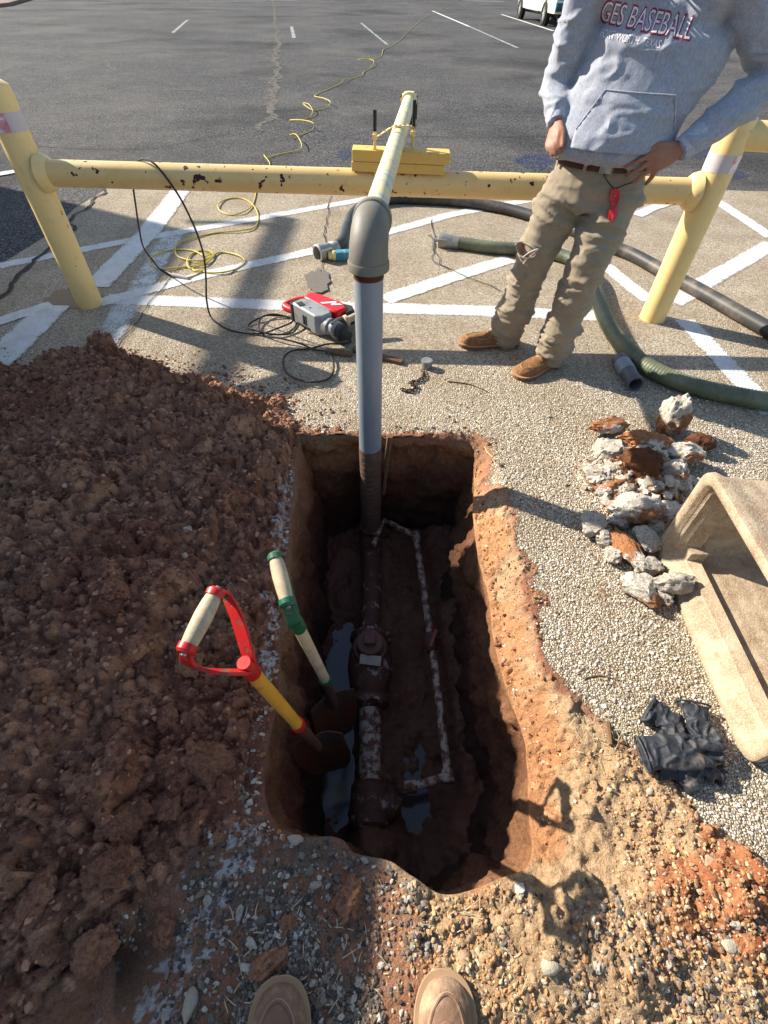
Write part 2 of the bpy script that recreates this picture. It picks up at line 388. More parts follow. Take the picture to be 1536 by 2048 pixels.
splats(2200, lambda: random.uniform(.015, .034), hm * grow * patchy, .10, stack=.75)
splats(9000, lambda: .008 + .012 * random.random() ** 1.6, hm * (.5 + .5 * grow), .05, stack=.9)
splats(8000, lambda: random.uniform(.005, .010), hm, .0, stack=1)
om = sr * (d_rim > .01) * (.12 + .88 * sm(.02, .06, pile) + .5 * (GY < .1))
splats(9000, lambda: .005 + .013 * random.random() ** 2.5, np.clip(om, 0, 1), .3, stack=.7)
splats(2500, lambda: .005 + .010 * random.random(), sr * (dpos < .16) * (d_rim > .008), .25, stack=.8)
splats(1500, lambda: .008 + .024 * random.random() ** 2, rubm, .2, stack=.6)
Z += hm * .0035 * fbm(GX * 80, GY * 80, 0, 3, 19, .7)
Z = np.where((hm < .5) & (sr < .1) & (near < .1) & (rubm < .1) & (GY > .4), np.clip(Z, -1, .001) * 1.0, Z)
# blend to zero at the borders of the field
edge = np.minimum(np.minimum(X1 - GX, Y1 - GY) / .12, 1); Z = np.where(edge < 1, Z * np.clip(edge, 0, 1), Z)
# fall into the hole
inn = np.clip(-d_rim, 0, None); Z = np.where(d_rim < 0, Z - inn * .8, Z)
# colours of the soils (varied from clod to clod; near strip follows sun and shade)
def lerp3(a, b, t): return np.array(a)[None, None, :3] * (1 - t[..., None]) + np.array(b)[None, None, :3] * t[..., None]
brown = lerp3(srgb(116, 82, 64), srgb(184, 140, 110), TINT)
red = lerp3(srgb(118, 74, 56), srgb(164, 110, 84), TINT)
orange = lerp3(srgb(154, 108, 74), srgb(190, 146, 106), TINT)
tan_ = lerp3(srgb(160, 134, 102), srgb(190, 164, 130), TINT)
grey = lerp3(srgb(96, 84, 74), srgb(150, 136, 120), TINT)
n1 = sm(.0, .5, fbm(GX * 2.2, GY * 2.2, 0, 4, 71))[..., None]
SC = brown * (1 - n1 * .6) + red * n1 * .6
n2 = sm(-.2, .4, fbm(GX * 6, GY * 6, 0, 4, 72) + (dpos - .075) * 12 + 1.2 * sm(.22, .10, GY))[..., None]
OC = orange * (1 - n2) + tan_ * n2
pm = sm(.02, .05, pile + .012 * fbm(GX * 14, GY * 14, 0, 3, 88))[..., None] * sm(.60, .72, GX)[..., None]; OC = OC * (1 - pm) + lerp3(srgb(136, 84, 58), srgb(184, 124, 86), TINT) * pm
srw = sm(.0, .05, soilR)[..., None] * (1 - heapmask[..., None])
C = SC * (1 - srw) + OC * srw
ng = (sm(.34, .16, GY + wob * 2) * (GX < .5) + sm(.0, -.12, GY + wob))[..., None].clip(0, 1) * sm(.35, .0, np.abs(fbm(GX * 5, GY * 5, 0, 3, 101)))[..., None] * (1 - np.clip(heapmask, 0, 1)[..., None]); lit_tint = sm(-.05, .15, GX)[..., None]; C = C * (1 - ng) + (grey * (1 - lit_tint) + tan_ * .9 * lit_tint) * ng  # near strip painted tan where sunlit and grey where shaded
C = C * (1 - rubm[..., None]) + lerp3(srgb(118, 82, 60), srgb(176, 140, 108), TINT) * rubm[..., None]
# crumbs of white paint along the broken pavement edge left of the hole
crust = seg_dist(GX, GY, [(-.445, 1.62), (-.43, 1.30), (-.415, 1.10), (-.40, .86), (-.39, .68)], False)
crust2 = seg_dist(GX, GY, [(-.36, .22), (-.40, .08), (-.44, -.02), (-.52, -.12)], False)
ck = sm(-.02, .20, .5 * vnoise(GX * 120, GY * 120, 0, 8) + fbm(GX * 50, GY * 50, 0, 3, 31) + .12 - np.minimum(crust / .011, np.minimum(crust2 / .035, 9)) * .25 - .5 * (np.minimum(crust, crust2) > .04))
C = C * (1 - ck[..., None]) + np.array(srgb(200, 194, 188)[:3]) * ck[..., None] * .9
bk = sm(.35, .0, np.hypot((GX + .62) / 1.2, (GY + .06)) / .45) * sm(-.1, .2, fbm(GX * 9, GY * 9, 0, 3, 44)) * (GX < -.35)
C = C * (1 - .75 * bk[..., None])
MASK = np.clip(np.maximum.reduce([hm * 1.2, sm(-.03, .02, soilR), rubm, ck * (crust < .1), sm(.40, .22, GY + wob * 2) * (GX < .7), sm(.06, .0, np.abs(d_rim)) * .9]), 0, 1)
# dust and crumbs thrown on the pavement round the heap and the hole
spray = .34 * np.exp(-np.clip(GY - farlim, 0, 9) / .22) * (GX < -.1) + .40 * np.exp(-np.clip(d_rim, 0, 9) / .10) + .30 * np.exp(-np.clip(-soilR, 0, 9) / .12) + .33 * sm(.15, .5, rub)
spray += .36 * np.exp(-((GX - .86) ** 2 + (GY - 1.02) ** 2) / .012) + .3 * np.exp(-((GX - .72) ** 2 + (GY - 1.3) ** 2) / .02)
MASK = np.maximum(MASK, np.clip(spray + .12 * fbm(GX * 7, GY * 7, 0, 3, 12), 0, .62))
def zat(x, y):
    if not (X0 < x < X1 - ST and Y0 < y < Y1 - ST): return 0.0
    return float(Z[int(round((y - Y0) / ST)), int(round((x - X0) / ST))])
idx = np.arange(NX * NY).reshape(NY, NX)
Q = np.stack([idx[:-1, :-1], idx[:-1, 1:], idx[1:, 1:], idx[1:, :-1]], -1)
fc = lambda A: (A[:-1, :-1] + A[1:, 1:]) / 2
keep = fc(d_rim) > -.007; isheap = (fc(hm) > .5) & keep
issoil = (~isheap) & keep & (fc(sr) > .5)
gy_, gx_ = np.gradient(d_rim, ST); gl_ = np.hypot(gx_, gy_) + 1e-6; mv_ = np.where(d_rim < 0, -d_rim - .001, 0)
GXs = GX + gx_ / gl_ * mv_; GYs = GY + gy_ / gl_ * mv_
def sub_field(name, sel):
    F = Q[sel]; used, inv = np.unique(F, return_inverse=True); F = inv.reshape(F.shape)
    V = np.stack([GXs.ravel()[used], GYs.ravel()[used], Z.ravel()[used]], -1)
    o = mesh_obj(name, V, F, M_ground)
    attr_set(o, 'soilmask', MASK.ravel()[used])
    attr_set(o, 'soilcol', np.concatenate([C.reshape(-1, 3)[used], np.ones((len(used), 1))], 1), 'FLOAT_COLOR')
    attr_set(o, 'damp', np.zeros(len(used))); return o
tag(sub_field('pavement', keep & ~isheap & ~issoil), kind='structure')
tag(sub_field('dirt_pile', isheap), 'long pile of dark reddish brown clods dug out of the hole, filling the left side', 'dirt pile', kind='stuff')
tag(sub_field('loose_soil', issoil), 'crumbly orange and tan soil spread along the right rim of the hole', 'soil', kind='stuff')

# ---- walls and floor of the excavation
M_soilwall = Mat('hole_soil', 0.9, 0, 0.25)
def hole_mat():
    m = M_soilwall; src = m.pos; z = m.sep(src, 2)
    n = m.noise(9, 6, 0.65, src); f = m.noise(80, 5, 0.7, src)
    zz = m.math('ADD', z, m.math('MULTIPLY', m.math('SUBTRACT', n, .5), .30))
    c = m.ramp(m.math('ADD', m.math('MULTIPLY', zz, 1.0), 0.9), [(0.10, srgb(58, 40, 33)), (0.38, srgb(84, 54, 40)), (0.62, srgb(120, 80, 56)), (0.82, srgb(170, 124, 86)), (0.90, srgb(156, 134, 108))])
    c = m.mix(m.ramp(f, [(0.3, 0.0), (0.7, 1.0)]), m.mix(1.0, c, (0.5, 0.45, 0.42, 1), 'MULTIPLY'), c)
    m.col(c); m.bump(m.noise(24, 7, 0.75, src), 0.022, 1.0); m.bump(f, 0.006, 1.0)
    m.set('Roughness', m.ramp(z, [(0.0, 0.9), (1.0, 0.9)]))
    return m.m
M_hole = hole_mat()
FLOOR = -.79
def wall():
    R = smooth_path([(x, y, 0) for x, y in RIM + [RIM[0]]], 3)[:-1]; n = len(R); rows = 64
    cx, cy = .03, 1.0; V = []
    P = np.array([[p.x, p.y] for p in R]); nxt = np.roll(P, -1, 0); prv = np.roll(P, 1, 0); t = nxt - prv; t /= np.linalg.norm(t, axis=1)[:, None]
    nrm = np.stack([t[:, 1], -t[:, 0]], 1)      # inward?
    if ((np.array([cx, cy]) - P) * nrm).sum() < 0: nrm = -nrm
    s = np.arange(n)
    depth = np.linspace(0, 1, rows)[:, None]
    rimz = np.array([zat(p[0] + 0, p[1]) for p in P - nrm * .012]); rimz = np.convolve(np.concatenate([rimz[-6:], rimz, rimz[:6]]), np.ones(13) / 13, 'valid')
    zz = (rimz - .012)[None, :] * (1 - depth) + (FLOOR - .06) * depth
    left = np.clip((-P[:, 0] - .1) / .3, 0, 1)[None, :]; rightm = np.clip((P[:, 0] - .2) / .2, 0, 1)[None, :]; nearm = np.clip((.5 - P[:, 1]) / .4, 0, 1)[None, :]
    ins = -.004 + (.085 * left + .05 * rightm + .02) * depth ** .8 + .03 * nearm * depth
    X = P[:, 0][None, :] + nrm[:, 0][None, :] * ins; Y = P[:, 1][None, :] + nrm[:, 1][None, :] * ins
    d = .030 * fbm(X * 6, Y * 6, zz * 5, 4, 201) + .017 * fbm(X * 20, Y * 20, zz * 20, 4, 202, .6)
    d = d + .018 * np.sin(zz * 26 + 3 * vnoise(X * 3, Y * 3, 0, 5)) * rightm
    d = d * sm(0.0, .10, depth); d = d - .03 * np.exp(-((depth - .13) / .06) ** 2) * (1 - .5 * left)
    X = X + nrm[:, 0][None, :] * d; Y = Y + nrm[:, 1][None, :] * d
    V = np.stack([X, Y, zz], -1).reshape(-1, 3); idx = np.arange(rows * n).reshape(rows, n)
    a = idx[:-1]; b = np.roll(idx, -1, 1)[:-1]; c = np.roll(idx, -1, 1)[1:]; e = idx[1:]
    F = np.stack([a, b, c, e], -1).reshape(-1, 4)
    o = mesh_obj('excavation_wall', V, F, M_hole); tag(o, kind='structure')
wall()
M_mud = Mat('wet_mud', 0.55, 0, 0.5)
m = M_mud; c = m.mix(m.noise(22, 6, 0.65, m.pos), srgb(70, 42, 31), srgb(124, 76, 52)); m.col(c)
m.set('Roughness', m.ramp(m.noise(7, 4, 0.6, m.pos), [(0.4, 0.6), (0.6, 0.95)])); m.bump(m.noise(45, 6, 0.7, m.pos), 0.012, 1.0); M_mud = m.m
fx_, fy_ = np.meshgrid(np.arange(-.5, .56, .008), np.arange(.02, 2.06, .008))
def floor_h(x, y):
    h = FLOOR + .022 * fbm(x * 7, y * 7, 0, 4, 301) + .014 * fbm(x * 16, y * 16, 0, 4, 305, .65) + .007 * fbm(x * 35, y * 35, 0, 3, 302)
    h = h + .10 * sm(.20, .42, x) + .06 * sm(.55, .2, y) + .05 * sm(1.6, 1.9, y)       # banked up at the sides
    h = h - .09 * sm(-.05, -.16, x) * sm(-.38, -.20, x) * sm(1.45, 1.2, y)                        # trench left of the main
    h = h + .15 * np.exp(-((x + .02) / .12) ** 2) * sm(.38, .22, y) + .05 * np.exp(-((x + .03) / .09) ** 2) * (y < 2) 
    h = h - .08 * np.exp(-(((x - .17) / .085) ** 2 + ((y - .36) / .17) ** 2))
    return h
fz = floor_h(fx_, fy_); fi = np.arange(fx_.size).reshape(fx_.shape)
tag(mesh_obj('excavation_floor', np.stack([fx_, fy_, fz], -1).reshape(-1, 3), np.stack([fi[:-1, :-1], fi[:-1, 1:], fi[1:, 1:], fi[1:, :-1]], -1).reshape(-1, 4), M_mud), kind='structure')
M_water = Mat('muddy_water', 0.12, 0, 0.5); M_water.col(srgb(60, 46, 40)); M_water.bump(M_water.noise(14, 2, .5, M_water.pos), .0015, .5); M_water = M_water.m
tag(MB().add([(-.40, .05, -.836), (-.05, .05, -.836), (-.05, 1.7, -.836), (-.40, 1.7, -.836)], [(0, 1, 2, 3)]).build('puddle', M_water), kind='structure')
tag(MB().add([(.02, .12, -.812), (.36, .10, -.812), (.36, .75, -.812), (.02, .75, -.812)], [(0, 1, 2, 3)]).build('puddle', M_water), kind='structure')

# ---- flat pavement beyond the dig (chip seal) and the dark asphalt lot
def flat_poly(name, polys, mat, z=0.0, kind='structure', cell=0.0):
    V = []; F = []
    for p in polys:
        n0 = len(V); V += [(x, y, z) for x, y in p]; F.append(tuple(range(n0, n0 + len(p))))
    o = mesh_obj(name, V, F, mat, smooth=False); tag(o, kind=kind); return o
AE = 6.35                                                              # far edge of the chip seal
px0 = flat_poly('pavement', [[(X0, Y1), (X1, Y1), (X1, 6.42), (-.2, 6.5), (-3.02, 6.15), (-3.10, 5.3), (-3.02, 4.6), (-3.10, 3.9), (-3.2, Y1)],
    [(X1, Y1), (X1, Y0), (7.5, Y0), (9.0, 6.2), (X1, 6.42)], [(X0, Y1), (-3.2, Y1), (-3.4, 1.0), (-3.4, Y0), (X0, Y0)],
    [(-3.4, Y0), (-3.4, -3.5), (7.5, -3.5), (7.5, Y0)]], M_ground)
flat_poly('asphalt_lot', [[(-3.3, -4), (-3.3, 1.0), (-60, 1.0), (-60, -4)], [(-3.3, 1.0), (-3.1, Y1), (-2.9, 4.6), (-2.85, 6.10), (-60, 6.1), (-60, 1.0)],
    [(-60, 6.1), (-2.85, 6.1), (-.2, 6.45), (X1, 6.37), (9, 6.15), (60, 6.15), (60, 70), (-60, 70)], [(7.3, -4), (60, -4), (60, 6.15), (8.9, 6.15), (7.4, Y0)], [(-60, -4), (60, -4), (60, -60), (-60, -60)]], M_asph, -.004)
M_dry = simple('dry_ground', srgb(150, 130, 96), srgb(112, 100, 66), 0.8, 0.95)
flat_poly('far_ground', [[(-400, -400), (400, -400), (400, 400), (-400, 400)]], M_dry, -1.2)
flat_poly('grass_verge', [[(-60, 69.9), (60, 69.9), (60, 400), (-60, 400)]], M_dry, .02)
flat_poly('grass_verge', [[(-60, -60), (-60, 400), (-400, 400), (-400, -60)]], M_dry, .02)
flat_poly('grass_verge', [[(60, -60), (400, -60), (400, 400), (60, 400)]], M_dry, .02)
# ---- painted lines, as thin sheets
PAINTN = 0
def stripe(pix, w, wear=.22, name='painted_line', z=None, wear_edge=.12, world=False):
    global PAINTN
    PAINTN += 1; z = z if z is not None else .002 + .0005 * (PAINTN % 9)
    P = [Vector((p[0], p[1], 0)) if world else at(*p) for p in pix]; out = []
    for i in range(len(P) - 1):
        k = max(2, int((P[i + 1] - P[i]).length / .05))
        out += [P[i].lerp(P[i + 1], j / k) for j in range(k)]
    out.append(P[-1]); V = []; F = []; W = []; cols = 7
    for i, p in enumerate(out):
        t = (out[min(i + 1, len(out) - 1)] - out[max(i - 1, 0)]).normalized(); nn = Vector((-t.y, t.x, 0))
        ww = w(i / (len(out) - 1)) if callable(w) else w
        for c in range(cols):
            s = (c / (cols - 1) - .5); V.append((p.x + nn.x * s * ww * 1.12, p.y + nn.y * s * ww * 1.12, z))
            e = max(0, abs(s) * 2 - .80) / .2; W.append(wear + .07 + e * (.5 - wear) * 1.1)
        if i:
            for c in range(cols - 1): a = (i - 1) * cols + c; F.append((a, a + 1, a + cols + 1, a + cols))
    o = mesh_obj(name, V, F, M_paint, smooth=False); attr_set(o, 'wear', W); tag(o, kind='structure'); return o
LW = .125
stripe([(210, 598), (600, 612), (900, 620), (1195, 632)], .15, .10)
stripe([(0, 532), (240, 485), (500, 440), (745, 396)], .12, .14)
stripe([(200, 606), (400, 552), (610, 506), (720, 480), (900, 430), (1060, 400)], .13, .12)
stripe([(768, 600), (900, 556), (1020, 518)], .15, .10)
stripe([(1273, 432), (1300, 418), (1380, 392)], .12, .12)
stripe([(368, 372), (300, 462), (190, 575)], .20, .12)
stripe([(108, 612), (60, 660), (-30, 745)], .22, .12)
stripe([(-20, 650), (104, 610)], .12, .14)
stripe([(350, 462), (300, 545), (245, 625), (190, 722)], .17, .36)
stripe([(1210, 530), (1245, 560), (1300, 602)], .13, .12)
stripe([(1345, 605), (1440, 548), (1545, 488)], .15, .10)
stripe([(1368, 640), (1440, 715), (1545, 830)], .14, .16)
stripe([(1432, 402), (1545, 476)], .14, .12)
stripe([(865, 22), (938, 53)], .12, .05); stripe([(1003, 29), (1107, 62)], .13, .05)
stripe([(938, 53), (1035, 96)], .10, .46)
stripe([(-20, 352), (40, 342)], .14, .10); stripe([(1090, 3), (1165, 6)], .12, .3); stripe([(925, 0), (1010, 4)], .14, .2)
stripe([(375, 40), (345, 66)], .10, .47); stripe([(583, 53), (588, 76)], .12, .47); stripe([(722, 46), (775, 90)], .08, .48); stripe([(380, 2), (465, 3), (600, 0)], .18, .47)
# ---- filled cracks and seams
M_crack = Mat('crack_dust', .95, 0, .1); M_crack.col(M_crack.mix(M_crack.noise(60, 4, .6, M_crack.pos), srgb(122, 116, 106), srgb(94, 90, 84))); M_crack.set('Alpha', M_crack.ramp(M_crack.noise(7, 6, .8, M_crack.pos), [(.34, 0.0), (.52, .85)])); M_crack = M_crack.m
M_tar = simple('tar_crack', srgb(34, 31, 30), srgb(60, 54, 48), 60, .9)
M_patch = simple('grey_patch', srgb(120, 112, 102), srgb(96, 90, 82), 40, .95, bump=.004)
CRN = 0
def crack(pix, w, mat=M_crack, jit=.35, name='pavement_crack'):
    global CRN
    CRN += 1; z = .0012 + .0003 * (CRN % 5) + (.006 if mat is M_tar else 0); P = [at(*p) for p in pix]; V = []; F = []; out = []
    for i in range(len(P) - 1):
        k = max(2, int((P[i + 1] - P[i]).length / (.06 if w < .1 else .14)))
        out += [P[i].lerp(P[i + 1], j / k) for j in range(k)]
    out.append(P[-1])
    for i, p in enumerate(out):
        t = (out[min(i + 1, len(out) - 1)] - out[max(i - 1, 0)]).normalized(); nn = Vector((-t.y, t.x, 0))
        o = nn * w * jit * 2.2 * float(fbm(i * .35, CRN * 7.7, 0, 3, 4)); a = w * random.uniform(.25, 1) / 2; b = w * random.uniform(.25, 1) / 2
        V += [tuple(p + o + nn * a + Vector((0, 0, z))), tuple(p + o - nn * b + Vector((0, 0, z)))]
        if i: j = 2 * i; F.append((j - 2, j - 1, j + 1, j))
    tag(mesh_obj(name, V, F, mat, smooth=False), kind='structure')
crack([(546, 0), (550, 40), (557, 90), (548, 115), (556, 130), (546, 180), (540, 240)], .17, jit=.3); crack([(548, 0), (552, 40), (556, 90), (548, 115), (556, 130), (545, 180), (538, 240), (520, 262)], .16, jit=.45)
crack([(550, 20), (556, 130)], .06, jit=.9)
crack([(15, 83), (250, 100), (430, 108), (520, 114), (548, 120)], .045, jit=.2); crack([(560, 135), (700, 145), (900, 150), (1080, 165)], .03, jit=.2)
crack([(0, 146), (30, 130), (110, 120), (200, 116)], .05, jit=.3); crack([(187, 45), (215, 55), (205, 62), (245, 77)], .10, jit=.3)
crack([(70, 292), (180, 298), (310, 298), (420, 272), (520, 262), (560, 270)], .02, M_tar); crack([(660, 265), (760, 268), (900, 275), (1100, 272)], .02, M_tar)
crack([(205, 118), (235, 140)], .10); crack([(345, 178), (410, 184)], .10); crack([(940, 250), (1010, 256)], .04)
crack([(662, 392), (655, 430), (648, 470), (652, 500), (640, 560), (635, 590)], .012, M_tar, 1.0)
crack([(862, 440), (872, 470), (868, 500), (880, 530), (1005, 585)], .012, M_tar, 1.0); crack([(866, 470), (868, 500), (872, 520), (900, 540)], .045, M_patch, .3)
crack([(365, 520), (330, 570), (300, 610), (240, 690), (210, 716)], .010, M_tar, 1.0)
crack([(215, 376), (160, 430), (140, 462), (110, 480), (80, 520), (50, 548), (-10, 600)], .05, M_tar, .5)
def blob(cx, cy, rx, ry, mat, n=26, z=.012, name='pavement_patch'):
    P = [at(cx + rx * cos(2 * pi * k / n) * random.uniform(.75, 1.1), cy + ry * sin(2 * pi * k / n) * random.uniform(.75, 1.1)) for k in range(n)]
    tag(mesh_obj(name, [(p.x, p.y, z) for p in P], [tuple(range(n))[::-1]], mat, smooth=False), kind='structure')
blob(635, 565, 26, 26, M_patch)
M_post_patch = simple('footing_concrete', srgb(150, 126, 98), srgb(120, 104, 84), 30, .95, bump=.004)
blob(150, 598, 62, 26, M_post_patch, z=.002)
M_blue = Mat('blue_spray_mark', .85, 0, .2); M_blue.col(srgb(40, 58, 100)); M_blue.set('Alpha', M_blue.ramp(M_blue.noise(38, 5, .75, M_blue.pos), [(.50, 0.0), (.56, .9)])); M_blue = M_blue.m
for (x, y, rx, ry) in ((690, 308, 16, 11), (1070, 322, 38, 18), (1395, 300, 30, 18), (1470, 350, 22, 10)): blob(x, y, rx, ry, M_blue, z=.003, name='spray_paint_mark')
# ================================================================ LARGE THINGS
# ---- yellow pipe barrier
PR = .067; YB = 3.30
bar = thing('pipe_barrier', 'yellow welded pipe barrier with chipped rail, standing on two thick posts behind the hole', 'barrier', (0, YB, 0))
M_red_tape = simple('red_reflective_tape', srgb(196, 34, 44), srgb(220, 200, 205), 30, .35, dirt=srgb(226, 214, 214), dirt_scale=14, dirt_lo=.5, dirt_hi=.54)
M_white_tape = simple('pale_reflective_tape', srgb(206, 190, 192), srgb(186, 178, 176), 12, .4)
def post(base, top, r):
    b = Vector(base); t = Vector(top)
    MB().lathe(b - Vector((0, 0, .02)), t - b, [(0, r), ((t - b).length - .03, r), ((t - b).length, r * .93), ((t - b).length + .018, r * .6), ((t - b).length + .022, 0.001)], 40, False).build('post', M_yellow_post, bar)
LP, RP = (-2.105, 3.32, 0), (1.853, 3.285, 0)
post(LP, (-2.105, 3.32, 1.19), .083); post(RP, (1.853, 3.285, 1.13), .083)
rl = (Vector((-2.105, 3.31, .783)), Vector((1.853, 3.29, .762)))
MB().cyl(rl[0], rl[1], PR, seg=40).build('rail', M_yellow, bar)
for x, s in ((-2.03, 1), (1.775, -1)):
    z = .783 if s > 0 else .762
    MB().lathe((x, 3.31 if s > 0 else 3.29, z), (s, 0, 0), [(0, .100), (.03, .092), (.05, .074), (.056, PR)], 36, False).build('weld_collar', M_yellow_post, bar)
for x, y, z in ((-2.105, 3.32, .98), (1.853, 3.285, .87)):
    MB().lathe((x, y, z), (0, 0, 1), [(0, .0843), (.085, .0843)], 40, False).build('reflective_band', M_white_tape, bar)
    for a0, a1 in (((3.4, 5.2),) if x < 0 else ((4.9, 5.8),)):
        V = []; F = []
        for i in range(10):
            a = a0 + (a1 - a0) * i / 9
            for h in (0.0, .085): V.append((x + .0856 * cos(a), y + .0856 * sin(a), z + h))
            if i: j = 2 * i; F.append((j - 2, j, j + 1, j - 1))
        MB().add(V, F).build('reflective_stripe', M_red_tape, bar)
MB().cyl((1.853, 3.285, 1.03), (3.6, 3.0, 1.03), .067, seg=36).build('side_rail', M_yellow_post, bar)
MB().cyl((-2.105, 3.32, 1.10), (-3.9, 2.2, 1.10), .067, seg=36).build('side_rail', M_yellow_post, bar)
post((3.6, 3.0, 0), (3.6, 3.0, 1.15), .083)

# ---- water pipe standing in the hole
PX, PY = -.076, 1.85
wp = thing('water_pipe', 'grey riser pipe rising from the hole into an elbow, yellow pipe beyond, muddy valve below', 'water pipe', (PX, PY, FLOOR))
M_greypipe = Mat('grey_painted_pipe', .45, 0, .4); m = M_greypipe
m.col(m.mix(m.ramp(m.noise(6, 5, .6, m.map(m.co, (1, 1, .25))), [(.35, 0.0), (.7, 1.0)]), srgb(112, 122, 132), srgb(146, 150, 152))); m.bump(m.noise(60, 3), .0006); M_greypipe = m.m
M_elbow = simple('dull_grey_fitting', srgb(126, 118, 102), srgb(104, 100, 92), 14, .55, bump=.0008)
M_rustring = simple('rusty_ring', srgb(96, 48, 34), srgb(70, 36, 28), 40, .8)
M_mudpipe = Mat('mud_caked_pipe', .85, 0, .3); m = M_mudpipe
c = m.mix(m.noise(30, 6, .7), srgb(112, 92, 76), srgb(70, 44, 32)); m.col(c); m.bump(m.noise(40, 6, .7), .008); m.bump(m.wave(9, 3, 'Z'), .003, .6); M_mudpipe = m.m
M_mudwhite = Mat('mud_and_scale_pipe', .7, 0, .4); m = M_mudwhite
k = m.ramp(m.noise(26, 6, .75), [(.46, 0.0), (.55, .9)]); m.col(m.mix(k, m.mix(m.noise(40, 4), srgb(78, 46, 32), srgb(108, 64, 40)), srgb(172, 156, 140))); m.bump(m.noise(50, 5), .003); M_mudwhite = m.m
M_scale2 = Mat('dark_scaled_pipe', .7, 0, .4); m = M_scale2
k = m.ramp(m.noise(18, 6, .75), [(.56, 0.0), (.63, 1.0)]); m.col(m.mix(k, m.mix(m.noise(30, 4), srgb(66, 38, 30), srgb(92, 54, 38)), srgb(150, 136, 124))); m.bump(m.noise(34, 5), .006); M_scale2 = m.m
M_yb = Mat('yellow_and_blue_stained_pipe', .5, 0, .4); m = M_yb
c = m.mix(m.noise(8, 5), srgb(226, 208, 150), srgb(214, 196, 150))
c = m.mix(m.ramp(m.noise(9, 5, .7, m.map(m.co, (1, 1.6, 1))), [(.52, 0.0), (.60, .8)]), c, srgb(150, 166, 178))
c = m.mix(m.ramp(m.noise(22, 5, .7), [(.62, 0.0), (.70, .8)]), c, srgb(96, 120, 150))
m.col(c); m.bump(m.noise(60, 4), .001); M_yb = m.m
MB().cyl((PX, PY, -.03), (PX, PY, .86), .0555, seg=40).build('riser_pipe', M_greypipe, wp)
MB().lathe((PX, PY, FLOOR + .03), (0, 0, 1), [(0, .062), (.2, .058), (.4, .060), (.62, .056), (.745, .0575), (.765, .0565)], 40).build('muddy_riser', M_mudpipe, wp)
MB().cyl((PX, PY, .835), (PX, PY, .872), .057, seg=40).build('rust_ring', M_rustring, wp)
def elbow_pts(c, R, d, n=14): return [Vector(c) + Vector((d[0], d[1], 0)) * (R - R * cos(a)) + Vector((0, 0, R * sin(a))) for a in [pi / 2 * i / n for i in range(n + 1)]]
pd = Vector((.075, 1, 0)).normalized(); ec = Vector((PX, PY, .875)); R_E = .105
ep = [ec] + elbow_pts(ec + Vector((0, 0, .005)), R_E, pd, 16); ep.append(ep[-1] + pd * .03)
MB().tube(ep, lambda t: .073 - .006 * t, 40).build('elbow', M_elbow, wp)
MB().lathe(ec - Vector((0, 0, .012)), (0, 0, 1), [(0, .066), (.002, .077), (.028, .077), (.034, .074)], 40).build('elbow_rim', M_elbow, wp)
e2 = ep[-1]; MB().lathe(e2 - pd * .02, pd, [(0, .069), (.004, .073), (.03, .073), (.034, .05)], 40).build('elbow_rim', M_elbow, wp)
PZ = e2.z; pend = e2 + pd * 2.42
MB().cyl(e2, pend, .0435, seg=32).build('yellow_pipe', M_yb, wp)
M_cap = simple('pale_yellow_cap', srgb(232, 214, 150), srgb(206, 186, 120), 30, .5)
M_black = simple('black_iron', srgb(30, 29, 30), srgb(44, 42, 42), 30, .5, .2)
M_bright = simple('bright_steel', srgb(176, 174, 168), srgb(140, 138, 134), 30, .35, .6)
MB().lathe(pend - pd * .05, pd, [(0, .044), (.005, .056), (.045, .056), (.05, .03)], 30).build('end_collar', M_cap, wp)
pf = pend + pd * .02
MB().lathe(pf + Vector((0, 0, -.01)), (0, 0, 1), [(0, .05), (.05, .05), (.055, .036), (.06, .036)], 8).build('hex_plug', M_cap, wp)
MB().box(pf + Vector((0, .05, -.06)), (.125, .02, .17), bev=.015).build('black_bracket', M_black, wp)
for sx, sz in ((-.048, .0), (.048, .0), (-.048, -.12), (.048, -.12)): MB().lathe(pf + Vector((sx, .036, sz)), (0, -1, 0), [(0, .017), (.012, .017), (.014, .004)], 6).build('bolt', M_bright, wp)
MZ = -.71
q = [Vector((PX, PY, MZ + .10)), Vector((PX, PY, MZ + .04)), Vector((PX, PY - .03, MZ + .005)), Vector((PX + .002, PY - .09, MZ)), Vector((PX + .004, PY - .14, MZ))]
MB().tube(q, .070, 28, sub=4).build('base_elbow', M_scale2, wp)
MB().tube([(PX, PY - .1, MZ), (-.062, 1.5, MZ + .005), (-.058, 1.2, MZ)], .056, 28, sub=6).build('main_pipe', M_scale2, wp)
MB().tube([(-.05, .85, MZ), (-.038, .6, MZ - .004), (-.03, .2, MZ - .01), (-.02, .02, MZ - .01)], .052, 28, sub=6).build('main_pipe', M_mudwhite, wp)
vb = Vector((-.055, 1.20, MZ))
MB().lathe(vb, (.01, -1, 0), [(0, .07), (.02, .105), (.05, .108), (.07, .09), (.12, .108), (.20, .112), (.28, .098), (.33, .075), (.35, .095), (.38, .095), (.40, .058)], 32).build('valve_body', M_scale2, wp)
M_valvecap = simple('muddy_valve_cap', srgb(112, 78, 66), srgb(84, 54, 44), 22, .6, bump=.004)
MB().lathe((-.055, 1.065, MZ + .06), (0, 0, 1), [(0, .085), (.05, .082), (.052, .066), (.10, .066), (.106, .060)], 32).build('valve_cap', M_valvecap, wp)
MB().box((-.055, 1.065, MZ + .18), (.055, .05, .035), bev=.006).build('valve_nut', M_valvecap, wp)
M_tag = simple('pale_tag', srgb(196, 188, 172), srgb(150, 140, 126), 40, .6)
MB().box((-.05, .985, MZ + .135), (.10, .006, .045), R=Matrix.Rotation(-.9, 3, 'X') @ Matrix.Rotation(.1, 3, 'Y')).build('label_tag', M_tag, wp)
